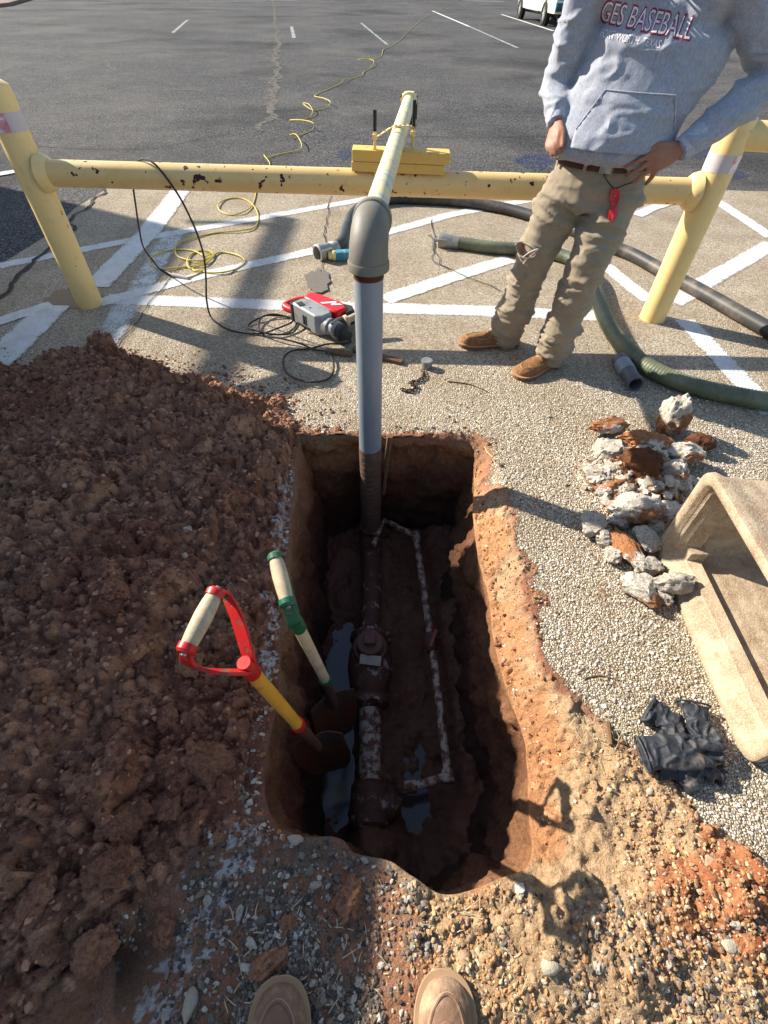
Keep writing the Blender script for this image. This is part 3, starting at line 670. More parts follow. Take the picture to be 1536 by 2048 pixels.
MB().lathe((-.035, .50, MZ), (0, -1, 0), [(0, .056), (.02, .080), (.16, .084), (.19, .060)], 26).build('tee_fitting', M_scale2, wp)
MB().lathe((-.035, .41, MZ), (1, 0, 0), [(0, .06), (.10, .062), (.12, .045)], 26).build('tee_branch', M_scale2, wp)
BZ = -.64
b = [Vector((-.06, 1.70, BZ + .03)), at(768, 1040, BZ + .02), at(832, 1072, BZ), at(868, 1320, BZ), at(896, 1552, BZ), at(826, 1574, BZ - .03), Vector((-.0, .41, MZ))]
for a_, b_ in ((0, 2), (2, 4), (4, 5)): MB().tube([b[a_], b[(a_ + b_) // 2], b[b_]] if b_ - a_ > 1 else [b[a_], b[b_]], .0185, 16).build('bypass_pipe', M_mudwhite, wp)
for q in (b[2], b[4]): MB().lathe(q + Vector((0, .028, 0)), (0, -1, 0), [(0, .022), (.008, .027), (.05, .027), (.056, .02)], 18).build('bypass_elbow', M_mudwhite, wp)
MB().lathe(b[5] + Vector((-.04, 0, 0)), (1, 0, 0), [(0, .024), (.05, .027), (.06, .02)], 16).build('bypass_union', M_mudwhite, wp)
sv = at(862, 1285, BZ)
MB().lathe(sv + Vector((0, .05, 0)), (0, -1, 0), [(0, .024), (.02, .027), (.03, .034), (.07, .034), (.08, .027), (.1, .024)], 16).build('shutoff_valve', M_scale2, wp)
MB().box(sv + Vector((.008, 0, .045)), (.016, .10, .012), R=Matrix.Rotation(-.35, 3, 'Z'), bev=.004).build('valve_lever', simple('rusty_lever', srgb(150, 80, 62), srgb(110, 56, 44), 40, .6), wp)

# ---- wooden blocks on the rail and the strap with its rods
bl = [('wooden_block', 'upper yellow painted wooden block under the pipe, white scuffs on its top', (.054, 3.292, .908), (.545, .115, .054), 0.0),
      ('wooden_block', 'lower yellow painted wooden block resting directly on the barrier rail', (.038, 3.290, .8565), (.520, .105, .046), 0.0)]
for n_, l_, c_, s_, a_ in bl:
    o = MB().box(c_, s_, R=Matrix.Rotation(.02, 3, 'Y')).build(n_, M_wood_y, smooth=False, loc=c_, bev=.004); tag(o, l_, 'wooden block', 'yellow wooden blocks on the rail')
M_strap = simple('yellow_steel_strap', srgb(228, 206, 140), srgb(200, 172, 96), 30, .5)
pcx = e2.x + pd.x / pd.y * (3.30 - e2.y)
st = thing('pipe_clamp', 'perforated yellow strap clamping the yellow pipe down, two black threaded rods standing up from it', 'pipe clamp', (pcx, 3.3, .93))
def strap(pts, w, nm):
    P = smooth_path(pts, 6); V = []; F = []
    for i, p in enumerate(P):
        for dy, dz in ((-w / 2, 0), (w / 2, 0), (w / 2, .004), (-w / 2, .004)): V.append(tuple(p + Vector((0, dy, dz))))
        if i:
            j = 4 * i
            for k in range(4): F.append((j - 4 + k, j - 4 + (k + 1) % 4, j + (k + 1) % 4, j + k))
    MB().add(V, F).build(nm, M_strap, st)
    for i in range(2, len(P) - 1, 3):
        MB().cyl(P[i] + Vector((0, 0, .0045)), P[i] + Vector((0, 0, .0062)), .006, seg=8).build('strap_hole', M_black, st)
strap([(pcx - .135, 3.26, .915), (pcx - .13, 3.27, .975), (pcx - .09, 3.29, 1.0), (pcx - .03, 3.31, PZ + .043), (pcx + .02, 3.32, PZ + .046), (pcx + .07, 3.33, PZ + .045), (pcx + .10, 3.33, PZ + .03)], .030, 'strap')
for (x, y, z0, z1) in ((pcx - .125, 3.25, .72, 1.11), (pcx + .085, 3.34, .72, 1.14)):
    MB().cyl((x, y, z0), (x, y, z0 + .30), .007, seg=10).build('rod', M_strap, st); MB().cyl((x, y, z0 + .30), (x, y, z1), .0105, seg=10).build('threaded_rod', M_black, st)
    MB().lathe((x, y, z0 + .265), (0, 0, 1), [(0, .016), (.022, .016)], 6).build('nut', M_strap, st)

# ---- shovels
M_ashwood = Mat('worn_ash_wood', .65, 0, .3); m = M_ashwood
g = m.noise(30, 6, .7, m.map(m.co, (3, 3, .5))); m.col(m.mix(m.ramp(m.noise(9, 4, .6), [(.45, 0.0), (.75, .6)]), m.mix(g, srgb(214, 196, 160), srgb(150, 128, 98)), srgb(104, 100, 96))); m.bump(g, .0008); M_ashwood = m.m
M_varn = simple('varnished_yellow_wood', srgb(224, 164, 62), srgb(196, 138, 52), 12, .4, dirt=srgb(120, 84, 48), dirt_scale=16, dirt_lo=.62, dirt_hi=.72)
M_redsteel = paint_metal('red_enamel_steel', srgb(206, 30, 28), srgb(170, 26, 24), srgb(120, 70, 54), .60, .4, 50)
M_greensteel = paint_metal('green_enamel_steel', srgb(20, 104, 70), srgb(14, 80, 54), srgb(84, 88, 72), .60, .4, 50)
M_bladesteel = simple('muddy_steel', srgb(74, 66, 62), srgb(96, 62, 44), 8, .55, .3, .003, dirt=srgb(104, 62, 40), dirt_scale=5, dirt_lo=.45, dirt_hi=.55)
def shovel(g0, g1, fork, collar, tip, steel, shaftm, label, side):
    s = thing('shovel', label, 'shovel', tuple(tip), 'D-handled shovels standing in the hole')
    g0, g1, fork, collar, tip = map(Vector, (g0, g1, fork, collar, tip)); ga = (g1 - g0).normalized()
    MB().lathe(g0 + ga * .010, ga, [(0, .0175), (.03, .020), ((g1 - g0).length * .5, .0215), ((g1 - g0).length - .04, .020), ((g1 - g0).length - .02, .0175)], 24).build('grip', M_ashwood, s)
    for e, d in ((g0, -1), (g1, 1)): MB().lathe(e - ga * d * .012, ga * d, [(0, .0215), (.014, .0215), (.020, .016), (.021, 0.001)], 20, False).build('grip_cap', steel, s)
    ax = (collar - fork).normalized(); mid = fork + ax * .02
    for e, sg in ((g0, 1), (g1, -1)):
        out = ga * (-sg)
        k1 = e + ax * .035 + out * .016; k2 = e.lerp(mid, .50) + out * .030; k3 = mid - ax * .012 + out * .020
        P = smooth_path([e, k1, k2, k3, mid + ax * .03 + out * .004], 6); V = []; F = []
        wv = ax.cross(ga).normalized()
        for i, p in enumerate(P):
            t = (P[min(i + 1, len(P) - 1)] - P[max(i - 1, 0)]).normalized(); nn = t.cross(wv).normalized()
            w = .013 + .006 * sin(pi * i / (len(P) - 1)); h = .0045
            for a, b_ in ((-1, -1), (1, -1), (1, 1), (-1, 1)): V.append(tuple(p + wv * w * a + nn * h * b_))
            if i:
                j = 4 * i
                for k in range(4): F.append((j - 4 + k, j - 4 + (k + 1) % 4, j + (k + 1) % 4, j + k))
        F.append((0, 1, 2, 3)); MB().add(V, F).build('handle_arm', steel, s, bev=.002)
        MB().lathe(e - ga * sg * .009, -ga * sg, [(0, .007), (.004, .006), (.005, 0.001)], 10, False).build('rivet', M_bright, s)
    MB().lathe(fork, ax, [(0, .016), (.02, .021), (.07, .0215), (.075, .019)], 24).build('handle_socket', steel, s)
    L_ = (collar - fork).length
    MB().lathe(fork + ax * .05, ax, [(0, .0185), (L_ * .5, .0185), (L_ - .05, .0175)], 24).build('shaft', shaftm, s)
    MB().lathe(collar - ax * .03, ax, [(0, .0215), (.004, .023), (.026, .023), (.03, .021)], 24).build('collar', steel, s)
    neck = collar.lerp(tip, .42) + Vector(side) * .01
    MB().tube([collar, collar.lerp(neck, .5), neck], lambda t: .0205 - .004 * t, 18, sub=5).build('blade_socket', M_bladesteel, s)
    # dished blade with a turned step on top
    dn = (tip - neck).normalized(); wv = Vector(side).normalized(); wv = (wv - dn * wv.dot(dn)).normalized(); nn = dn.cross(wv); L2 = (tip - neck).length + .04; V = []; F = []; nu, nv = 15, 18
    for j in range(nv):
        v = j / (nv - 1); wd = .096 * (1 - .35 * max(0, (v - .45) / .55) ** 1.6) * (1 if v < .93 else .9)
        for i in range(nu):
            u = i / (nu - 1) * 2 - 1; dish = .028 * (1 - u * u) * (1 - .5 * v) ; ridge = .010 * math.exp(-(u / .16) ** 2) * (1 - v)
            e = -.012 * (1 - v) ** 8
            V.append(neck - dn * .03 + dn * L2 * (v - .10 * v * u * u * (v > .5)) + wv * u * wd + nn * (-dish + ridge + e))
    n0 = len(V); V += [p + nn * .003 for p in V]
    for j in range(nv - 1):
        for i in range(nu - 1):
            a = j * nu + i; F.append((a, a + 1, a + nu + 1, a + nu)); F.append((n0 + a, n0 + a + nu, n0 + a + nu + 1, n0 + a + 1))
    bd = [i for i in range(nu)] + [j * nu + nu - 1 for j in range(1, nv)] + [(nv - 1) * nu + i for i in range(nu - 2, -1, -1)] + [j * nu for j in range(nv - 2, 0, -1)]
    for k in range(len(bd)): a, b_ = bd[k], bd[(k + 1) % len(bd)]; F.append((b_, a, a + n0, b_ + n0))
    MB().add(V, F).build('blade', M_bladesteel, s); return s
shovel(at(372, 1300, .635), at(432, 1184, .655), at(487, 1325, .535), at(598, 1452, -.02), at(668, 1545, -.52), M_redsteel, M_varn, 'shovel with red D-handle and varnished yellow shaft leaning on the left rim of the hole', (.93, .25, .1))
shovel(at(575, 1208, .50), at(550, 1112, .53), at(588, 1236, .40), at(652, 1362, -.16), at(680, 1478, -.62), M_greensteel, M_ashwood, 'shovel with green D-handle and bare grey wood shaft deeper in the hole', (.8, .5, .1))

# ---- concrete meter box lying on its long side
M_conc = Mat('aged_concrete', .92, 0, .2); m = M_conc
c = m.mix(m.noise(5, 5, .6, m.pos), srgb(188, 172, 146), srgb(154, 132, 104)); c = m.mix(m.ramp(m.noise(11, 7, .75, m.pos), [(.42, 0.0), (.66, .8)]), c, srgb(128, 98, 70))
c = m.mix(m.ramp(m.noise(300, 2, .5, m.pos), [(.56, 0.0), (.66, .6)]), c, srgb(222, 210, 190)); m.col(c); m.bump(m.noise(120, 4, .7, m.pos), .003); m.bump(m.noise(12, 4, .6, m.pos), .006, .5)
m.bump(m.wave(5, 4, 'X', m.map(m.pos, (1, .05, 1)), 3), .002, .6); M_conc = m.m
def rrect(hw, hh, r, n=5):
    out = []
    for cx_, cy_, a0 in ((hw - r, hh - r, 0), (-hw + r, hh - r, pi / 2), (-hw + r, -hh + r, pi), (hw - r, -hh + r, 1.5 * pi)):
        for k in range(n + 1): a = a0 + pi / 2 * k / n; out.append((cx_ + r * cos(a), cy_ + r * sin(a)))
    return out
# rings (depth along +X, half length along Y, half height along Z, corner radius)
rings = [(.46, .385, .215, .05), (.20, .393, .220, .055), (.05, .405, .230, .06), (.02, .418, .240, .06), (.004, .416, .238, .06), (0, .408, .230, .055), (0, .386, .206, .045), (.006, .378, .200, .045),
         (.022, .372, .194, .04), (.030, .360, .184, .035), (.060, .352, .176, .035), (.066, .344, .168, .03), (.098, .338, .162, .03), (.112, .336, .160, .028), (.116, .350, .176, .025), (.120, .366, .192, .025), (.46, .368, .196, .025)]
V = []; F = []; bc = Vector((1.118, .825, .238)); Rb = Matrix.Rotation(-.02, 3, 'Z') @ Matrix.Rotation(-.03, 3, 'Y')
for d_, a_, b_, r_ in rings:
    for (y, z) in rrect(a_, b_, r_): V.append(bc + Rb @ Vector((d_, y, z)))
nn_ = len(rrect(1, 1, .1)); nr = len(rings)
for i in range(nr):
    i2 = (i + 1) % nr
    for k in range(nn_): k2 = (k + 1) % nn_; F.append((i * nn_ + k, i * nn_ + k2, i2 * nn_ + k2, i2 * nn_ + k))
mbx = thing('concrete_meter_box', 'tan concrete meter box frame lying on its long side with rounded rim and inner ledge', 'meter box', tuple(bc))
o = MB().add(V, F).build('box_shell', M_conc, mbx, ang=40)
MB().box(bc + Rb @ Vector((.10, .335, -.15)), (.07, .06, .05), R=Rb, bev=.008).build('corner_lug', M_conc, mbx)

# ---- hoses
def hose(pix, r, mat, ribs, nm, label, parent=None):
    P = smooth_path([at(x, y, r) for x, y in pix], 10)
    L = [0.0]
    for i in range(1, len(P)): L.append(L[-1] + (P[i] - P[i - 1]).length)
    n = int(L[-1] / .006); Q_ = []; j = 0
    for i in range(n):
        s = L[-1] * i / (n - 1)
        while j < len(L) - 2 and L[j + 1] < s: j += 1
        Q_.append(P[j].lerp(P[j + 1], (s - L[j]) / max(L[j + 1] - L[j], 1e-6)))
    tot = L[-1]; rr = lambda t: r + ribs * (0.5 + 0.5 * cos(2 * pi * t * tot / .018))
    o = MB().tube(Q_, rr, 20).build('hose_body', mat, parent, ang=60); return o
M_ghose = Mat('green_ribbed_hose', .5, 0, .4); m = M_ghose; m.col(m.mix(m.ramp(m.noise(5, 5, .65), [(.4, 0.0), (.7, .7)]), srgb(80, 88, 66), srgb(132, 130, 104))); m.bump(m.noise(60, 3), .001); M_ghose = m.m
M_bhose = simple('black_rubber_hose', srgb(42, 44, 46), srgb(72, 68, 62), 3, .5, 0, .001, dirt=srgb(104, 94, 84), dirt_scale=5, dirt_lo=.5, dirt_hi=.7)
M_alu = simple('cast_aluminium', srgb(176, 174, 166), srgb(136, 132, 124), 20, .5, .4)
gh = thing('suction_hose', 'green ribbed suction hose curving past the boots out of the right edge', 'hose', tuple(at(1290, 730)))
hose([(905, 484), (940, 489), (985, 495), (1030, 498), (1090, 503), (1145, 520), (1182, 550), (1196, 595), (1212, 640), (1245, 690), (1290, 730), (1350, 760), (1430, 783), (1545, 805), (1700, 830)], .047, M_ghose, .004, 'g', '', gh)
gp = at(905, 484, .047); gd = (at(880, 480, .047) - gp).normalized()
MB().lathe(gp - gd * .06, gd, [(0, .050), (.05, .050), (.055, .053), (.10, .055), (.12, .062), (.16, .066), (.17, .066), (.17, .052), (.12, .05)], 28, False).build('camlock_coupler', M_alu, gh)
for s_ in (-1, 1): MB().box(gp + gd * .09 + Vector((-gd.y, gd.x, 0)) * .070 * s_ + Vector((0, 0, .02)), (.11, .012, .024), R=Matrix.Rotation(math.atan2(gd.y, gd.x) + .25 * s_, 3, 'Z'), bev=.004).build('cam_lever', M_alu, gh)
for k in (-.045, -.02): MB().lathe(gp + gd * k, gd, [(0, .0525), (.014, .0525)], 24).build('hose_band', M_bright, gh)
bh = thing('discharge_hose', 'smooth black rubber hose running under the barrier and behind the man to the right edge', 'hose', tuple(at(860, 400)))
hose([(668, 497), (684, 484), (693, 455), (706, 428), (738, 405), (790, 397), (860, 399), (930, 404), (1000, 415), (1065, 432), (1135, 455), (1200, 485), (1262, 508), (1330, 545), (1400, 582), (1470, 622), (1545, 664), (1660, 730)], .048, M_bhose, .0012, 'b', '', bh)
bp = at(668, 497, .05); bd_ = (at(630, 506, .06) - bp); bd_.z = 0; bd_.normalize()
MB().lathe(bp - bd_ * .03, bd_, [(0, .052), (.03, .052), (.04, .057), (.05, .052), (.06, .058), (.07, .052), (.08, .058), (.14, .060), (.15, .068), (.20, .068), (.205, .062), (.205, .052), (.12, .05)], 28, False).build('camlock_coupler', M_alu, bh)
for s_ in (-1, 1): MB().box(bp + bd_ * .12 + Vector((-bd_.y, bd_.x, 0)) * .066 * s_ + Vector((0, 0, .03)), (.10, .012, .022), R=Matrix.Rotation(math.atan2(bd_.y, bd_.x), 3, 'Z'), bev=.004).build('cam_lever', M_alu, bh)
M_bluev = simple('blue_green_valve_paint', srgb(70, 140, 158), srgb(48, 112, 134), 30, .5, dirt=srgb(150, 160, 150), dirt_scale=20, dirt_lo=.58, dirt_hi=.66)
vt = thing('ball_valve', 'blue green valve body with a cream end fitting lying beside the grey coupler', 'valve', tuple(at(688, 512)))
vc = at(690, 510, .04); MB().box(vc, (.15, .075, .07), R=Matrix.Rotation(.15, 3, 'Z'), bev=.012).build('valve_housing', M_bluev, vt)
MB().lathe(vc + Vector((-.075, -.012, 0)), (-1, -.15, 0), [(0, .036), (.02, .04), (.03, .03), (.06, .03)], 16).build('end_fitting', M_cap, vt)
M_pvc = simple('grey_blue_plastic', srgb(120, 136, 146), srgb(96, 108, 118), 14, .55, dirt=srgb(160, 156, 146), dirt_scale=12, dirt_lo=.5, dirt_hi=.7)
M_pvcd = simple('dark_grey_plastic', srgb(86, 90, 94), srgb(66, 70, 74), 14, .55)
cp = thing('hose_coupling', 'grey hose coupling with a blue grey middle lying alone by the green hose', 'coupling', tuple(at(1250, 742)))
c0, c1 = at(1238, 716, .046), at(1268, 764, .046); cd = (c1 - c0).normalized(); cl = (c1 - c0).length
MB().lathe(c0, cd, [(0, .028), (0, .040), (.01, .044), (.05, .044), (.055, .038), (.06, .038)], 28, False).build('coupling_end', M_pvcd, cp)
MB().lathe(c0 + cd * .055, cd, [(0, .045), (.005, .047), (cl * .38, .047), (cl * .38 + .005, .042)], 28).build('coupling_middle', M_pvc, cp)
MB().lathe(c0 + cd * (cl * .38 + .055), cd, [(0, .040), (.01, .044), (cl * .38, .042), (cl * .38 + .005, .048), (cl * .38 + .03, .048), (cl * .38 + .03, .036), (cl * .2, .034)], 28, False).build('coupling_end', M_pvcd, cp)

# ---- electric cords
M_ycord = simple('yellow_cord', srgb(206, 184, 72), srgb(180, 158, 60), 6, .5); M_bcord = simple('black_cord', srgb(30, 30, 32), srgb(46, 46, 48), 8, .45)
yc = thing('extension_cord', 'yellow extension cord tangled under the barrier and snaking off across the asphalt', 'cord', tuple(at(420, 520)))
def cord(pts, r, mat, par, nm='cord_run', sub=8):
    return MB().tube([p if isinstance(p, Vector) else at(p[0], p[1], p[2] if len(p) > 2 else r) for p in pts], r, 8, sub=sub).build(nm, mat, par)
far = [(925, -6), (868, 27), (848, 36), (822, 58), (793, 86), (768, 98), (763, 112), (750, 118), (738, 117, .04), (716, 119), (738, 118), (748, 124, .05), (738, 138), (727, 144), (724, 150), (702, 158), (688, 159, .05), (682, 166), (662, 176), (641, 184), (629, 192), (646, 196, .05), (660, 203, .08), (655, 214), (628, 221), (606, 207, .06), (617, 208, .08), (625, 221, .05), (619, 234), (596, 238), (580, 240), (604, 240, .07), (626, 246, .09), (624, 260), (596, 271), (580, 270, .04), (592, 269, .07), (603, 288, .06), (598, 300), (566, 307), (536, 314), (528, 310, .03), (540, 328), (530, 345), (512, 370), (511, 392), (503, 412), (486, 424), (462, 430), (440, 421), (437, 408), (455, 398), (485, 397), (508, 412), (517, 436), (508, 455), (480, 461), (430, 466), (385, 476), (358, 485), (350, 500), (358, 514), (385, 521), (410, 520), (425, 510), (420, 502), (398, 502), (378, 513), (376, 532), (392, 540), (418, 545), (450, 544), (478, 535), (490, 522), (476, 510), (450, 505), (432, 507), (418, 520), (396, 530), (350, 536), (322, 538), (303, 530), (300, 518), (316, 508), (345, 500), (385, 501), (410, 512), (424, 506), (428, 512), (410, 528), (386, 535), (390, 542), (404, 540), (392, 550), (374, 556)]
far = [p if len(p) > 2 else (p[0], p[1], .006 + .010 * ((k * 7) % 3) / 2) for k, p in enumerate(far)]
cord(far, .0062, M_ycord, yc)
MB().tube([at(376, 556, .012), at(345, 550, .014)], lambda t: .011 + .006 * t, 10, sub=3).build('plug', simple('clear_grey_plug', srgb(196, 190, 176), srgb(170, 164, 150), 20, .4), yc)
bc_ = thing('power_cord', 'black cord draped over the barrier rail, looping on the ground down to the hammer drill', 'cord', tuple(at(500, 670)))
bpt = [at(345, 550, .014), at(322, 541, .02), aty(303, 518, 3.85), aty(286, 492, 3.72), aty(278, 455, 3.6), aty(272, 415, 3.48), aty(267, 378, 3.41), aty(266, 350, 3.39), aty(272, 326, 3.345), aty(288, 318, 3.30), aty(308, 327, 3.252), aty(330, 352, 3.225), aty(358, 392, 3.21), aty(378, 430, 3.20), aty(396, 472, 3.18), aty(408, 515, 3.15), aty(412, 560, 3.12), aty(413, 598, 3.08),
       at(420, 630, .04), at(438, 655), at(470, 668), at(520, 670), at(560, 663), at(586, 648), at(580, 638), at(545, 636), at(512, 645), at(496, 655), at(510, 668), at(550, 674), at(585, 668), at(600, 652), at(588, 640), at(555, 634), at(528, 640), at(518, 655), at(528, 672), at(560, 684), at(600, 692), at(630, 702), at(655, 712), at(668, 735), at(660, 758), at(630, 772), at(596, 764), at(572, 745), at(568, 725), at(585, 707), at(620, 700), at(655, 696), at(690, 693), at(700, 680, .03), at(660, 668, .02), at(620, 658, .03), at(594, 645, .05)]
bpt = [Vector((p.x, p.y, max(p.z, .009 + .009 * ((k * 5) % 3)))) for k, p in enumerate(bpt)]
cord(bpt, .0058, M_bcord, bc_)
MB().tube([bpt[0] + Vector((0, 0, 0)), bpt[1]], lambda t: .017 - .006 * t, 10, sub=3).build('plug', M_bcord, bc_)

# ---- rotary hammer
M_hred = simple('red_tool_plastic', srgb(214, 34, 40), srgb(190, 28, 34), 10, .4, dirt=srgb(190, 110, 90), dirt_scale=9, dirt_lo=.6, dirt_hi=.75)
M_hgrey = simple('grey_tool_metal', srgb(158, 160, 160), srgb(126, 126, 124), 12, .5, .2, .0006, dirt=srgb(110, 100, 90), dirt_scale=12, dirt_lo=.52, dirt_hi=.7)
M_hblack = simple('black_tool_rubber', srgb(36, 36, 38), srgb(58, 56, 54), 20, .6)
p0, p1 = at(580, 628), at(706, 690); xa = (p1 - p0); xa.z = 0; xl = xa.length; xa.normalize(); ya = Vector((-xa.y, xa.x, 0))
T = Matrix.Translation(p0) @ Matrix(((xa.x, ya.x, 0, 0), (xa.y, ya.y, 0, 0), (0, 0, 1, 0), (0, 0, 0, 1))) @ Matrix.Scale(xl / .50, 4)
rh = thing('rotary_hammer', 'red and grey corded rotary hammer drill lying on its side by the riser pipe', 'hammer drill', tuple(p0))
MB(T).prism([(.10, -.055), (.30, -.075), (.335, -.05), (.34, .01), (.30, .035), (.14, .045), (.10, .02)], .008, .118).build('gear_housing', M_hgrey, rh, bev=.012)
MB(T).prism([(.08, .045), (.13, .042), (.30, .034), (.345, .05), (.35, .115), (.29, .145), (.13, .135), (.06, .115)], .014, .112).build('motor_housing', M_hred, rh, bev=.014)
MB(T).tube([(.10, -.035, .06), (.03, -.04, .06), (.004, -.02, .06), (.012, .06, .06), (.05, .115, .06), (.11, .128, .06)], .0205, 14, sub=5).build('rear_handle', M_hred, rh)
MB(T).tube([(.03, -.018, .062), (.026, .03, .062), (.044, .08, .062)], .017, 12, sub=4).build('handle_grip', M_hblack, rh)
MB(T).box((.095, -.015, .06), (.025, .09, .10), bev=.010).build('rear_seal', M_hblack, rh)
MB(T).prism([(.29, .10), (.37, .085), (.385, .14), (.33, .175), (.27, .155)], .02, .10).build('motor_cap', M_hblack, rh, bev=.012)
MB(T).lathe((.335, -.025, .06), (1, 0, 0), [(0, .046), (.03, .044), (.032, .036), (.07, .036), (.072, .044), (.09, .044), (.095, .034)], 24).build('barrel', M_hgrey, rh)
MB(T).lathe((.425, -.025, .06), (1, 0, 0), [(0, .036), (.01, .042), (.03, .042), (.034, .030), (.075, .024), (.08, .014)], 24).build('chuck', M_hblack, rh)
MB(T).lathe((.39, -.01, .07), (.35, 1, .25), [(0, .022), (.05, .022), (.055, .030), (.07, .030), (.074, .018), (.19, .016), (.2, .01)], 18).build('side_handle', M_ashwood, rh)
MB(T).lathe((.39, -.04, .065), (.1, 1, .15), [(0, .03), (.05, .036), (.08, .03)], 18).build('side_handle_clamp', M_hblack, rh)
MB(T).box((.15, -.035, .1185), (.05, .035, .004), R=Matrix.Rotation(-.3, 3, 'Z'), bev=.001).build('mode_selector', M_hblack, rh)
MB(T).lathe((.22, -.03, .117), (0, 0, 1), [(0, .006), (.003, .005)], 8).build('screw', M_black, rh)
M_logo = simple('white_print', srgb(238, 236, 232), srgb(226, 224, 220), 10, .5)
MB(T).prism([(.205, .055), (.225, .055), (.262, .100), (.262, .078), (.276, .078), (.312, .118), (.292, .118), (.270, .095), (.270, .118), (.254, .118)], .1135, .1145).build('lightning_mark', M_logo, rh)
for k in range(3): MB(T).box((.20 + .02 * k, -.0668 + .001 * k, .06), (.010, .006, .05)).build('vent_slot', M_hblack, rh)

# ---- small things lying on the pavement
M_stick = simple('weathered_stick', srgb(128, 98, 70), srgb(74, 54, 40), 30, .85, bump=.002)
M_galv = simple('galvanised_steel', srgb(160, 160, 158), srgb(120, 118, 116), 30, .45, .5)
def stick(pix, r, label, name='stick', mat=M_stick, cat='stick', flat=False, z=None):
    P = [at(x, y, 0) for x, y in pix]; P = [Vector((p.x, p.y, zat(p.x, p.y) + r + (z or 0))) for p in P]
    if flat:
        d = (P[-1] - P[0]); o = MB().box((P[0] + P[-1]) / 2, (d.length, r * 3.2, r * 1.4), R=Matrix.Rotation(math.atan2(d.y, d.x), 3, 'Z') , bev=r * .4).build(name, mat, loc=tuple(P[0]))
    else: o = MB().tube(P, lambda t: r * (1 - .45 * t), 7, sub=4).build(name, mat, loc=tuple(P[0]))
    return tag(o, label, cat)
stick([(706, 702), (745, 712), (805, 728)], .014, 'broken flat brown piece of wood beside the riser pipe', 'wood_splinter', M_stick, 'wood piece', True)
stick([(652, 706), (705, 712)], .014, 'dark rotten piece of wood between the cord loop and the riser pipe', 'wood_splinter', M_stick, 'wood piece', True)
stick([(896, 764), (940, 770), (978, 786)], .004, 'thin bent twig on the pavement between the chain and the man')
stick([(1212, 1448), (1216, 1495)], .011, 'short weathered stub of wood standing among straw left of the black gloves', 'wood_stub', M_stick, 'wood piece')
stick([(1216, 1484), (1250, 1490)], .004, 'pale twig lying against the wood stub left of the gloves')
stick([(1396, 1722), (1392, 1798)], .007, 'split wood stake lying on the orange soil at lower right', 'wood_splinter', mat=simple('split_pine', srgb(196, 170, 140), srgb(120, 84, 62), 60, .8), cat='wood piece', flat=True)
stick([(958, 852), (972, 890), (986, 912)], .004, 'long dry stem lying over the far right corner of the hole', 'dry_stem', simple('straw', srgb(206, 182, 128), srgb(170, 146, 96), 40, .8), 'stem')
stick([(1165, 1358), (1200, 1352), (1240, 1362)], .003, 'fine dry root across the chips above the gloves', 'dry_stem', M_stick, 'stem')
o = MB().lathe(at(853, 735), (0, 0, 1), [(0, .030), (.012, .031), (.035, .034), (.05, .034), (.052, .028), (.05, .02)], 18).build('steel_fitting', M_galv, loc=tuple(at(853, 735))); tag(o, 'small galvanised steel fitting standing on the pavement between riser and boots', 'fitting')
ch = thing('chain', 'short rusty chain curled on the pavement in front of the galvanised cap', 'chain', tuple(at(825, 770)))
M_rust = simple('rusty_chain', srgb(82, 56, 44), srgb(54, 42, 38), 40, .8, .2)
chp = smooth_path([at(x, y, .012) for x, y in ((806, 779), (822, 781), (832, 772), (822, 765), (838, 760), (848, 750), (845, 738))], 3)
for i in range(0, len(chp) - 1):
    p = chp[i]; t = (chp[i + 1] - p).normalized(); s_ = Vector((-t.y, t.x, 0)) if i % 2 else Vector((0, 0, 1)); R_ = [p + t * (.016 * cos(a)) + s_ * (.009 * sin(a)) for a in np.linspace(0, 2 * pi, 11)]
    MB().tube(R_, .0032, 6).build('chain_link', M_rust, ch)
stk = MB().tube([(-.005, 1.86, -.35), (.01, 1.875, -.1), (.022, 1.88, .05)], lambda t: .010 + .006 * t, 6, sub=3).build('wooden_stake', M_stick, loc=(.0, 1.87, -.35)); tag(stk, 'thin split wooden stake standing in the hole behind the riser pipe', 'stake')
o = MB().box((0, 0, 0), (.05, .035, .0015)).build('paper_scrap', simple('blue_yellow_scrap', srgb(60, 96, 150), srgb(214, 208, 150), 40, .6)); px_ = at(38, 1672, .1); o.location = (px_.x, px_.y, zat(px_.x, px_.y) + .03); o.rotation_euler = (.5, -.2, .6); tag(o, 'blue and pale yellow scrap of wrapper stuck in the dirt pile at the left edge', 'scrap')

# ---- rocks and rubble
def rock_mesh(seed, sub=3, ang=.5, fine=.06):
    bm = bmesh.new(); bmesh.ops.create_icosphere(bm, subdivisions=sub, radius=1.0)
    r_ = random.Random(seed); planes = [(Vector((r_.gauss(0, 1), r_.gauss(0, 1), r_.gauss(0, 1))).normalized(), r_.uniform(.55, .9)) for _ in range(9)]
    co = np.array([v.co[:] for v in bm.verts])
    for n_, d_ in planes:
        n_ = np.array(n_); t = co @ n_; co = co - np.outer(np.clip(t - d_, 0, None) * .93, n_)
    nz = fbm(co[:, 0] * 2.2 + seed, co[:, 1] * 2.2, co[:, 2] * 2.2, 4, seed, .6)
    nf = fbm(co[:, 0] * 9 + seed, co[:, 1] * 9, co[:, 2] * 9, 3, seed + 5, .6)
    co = co * (1 + ang * .24 * nz + fine * nf + .025 * fbm(co[:, 0] * 22, co[:, 1] * 22, co[:, 2] * 22 + seed, 2, 3))[:, None]
    F = [tuple(v.index for v in f.verts) for f in bm.faces]; bm.free(); return co, F
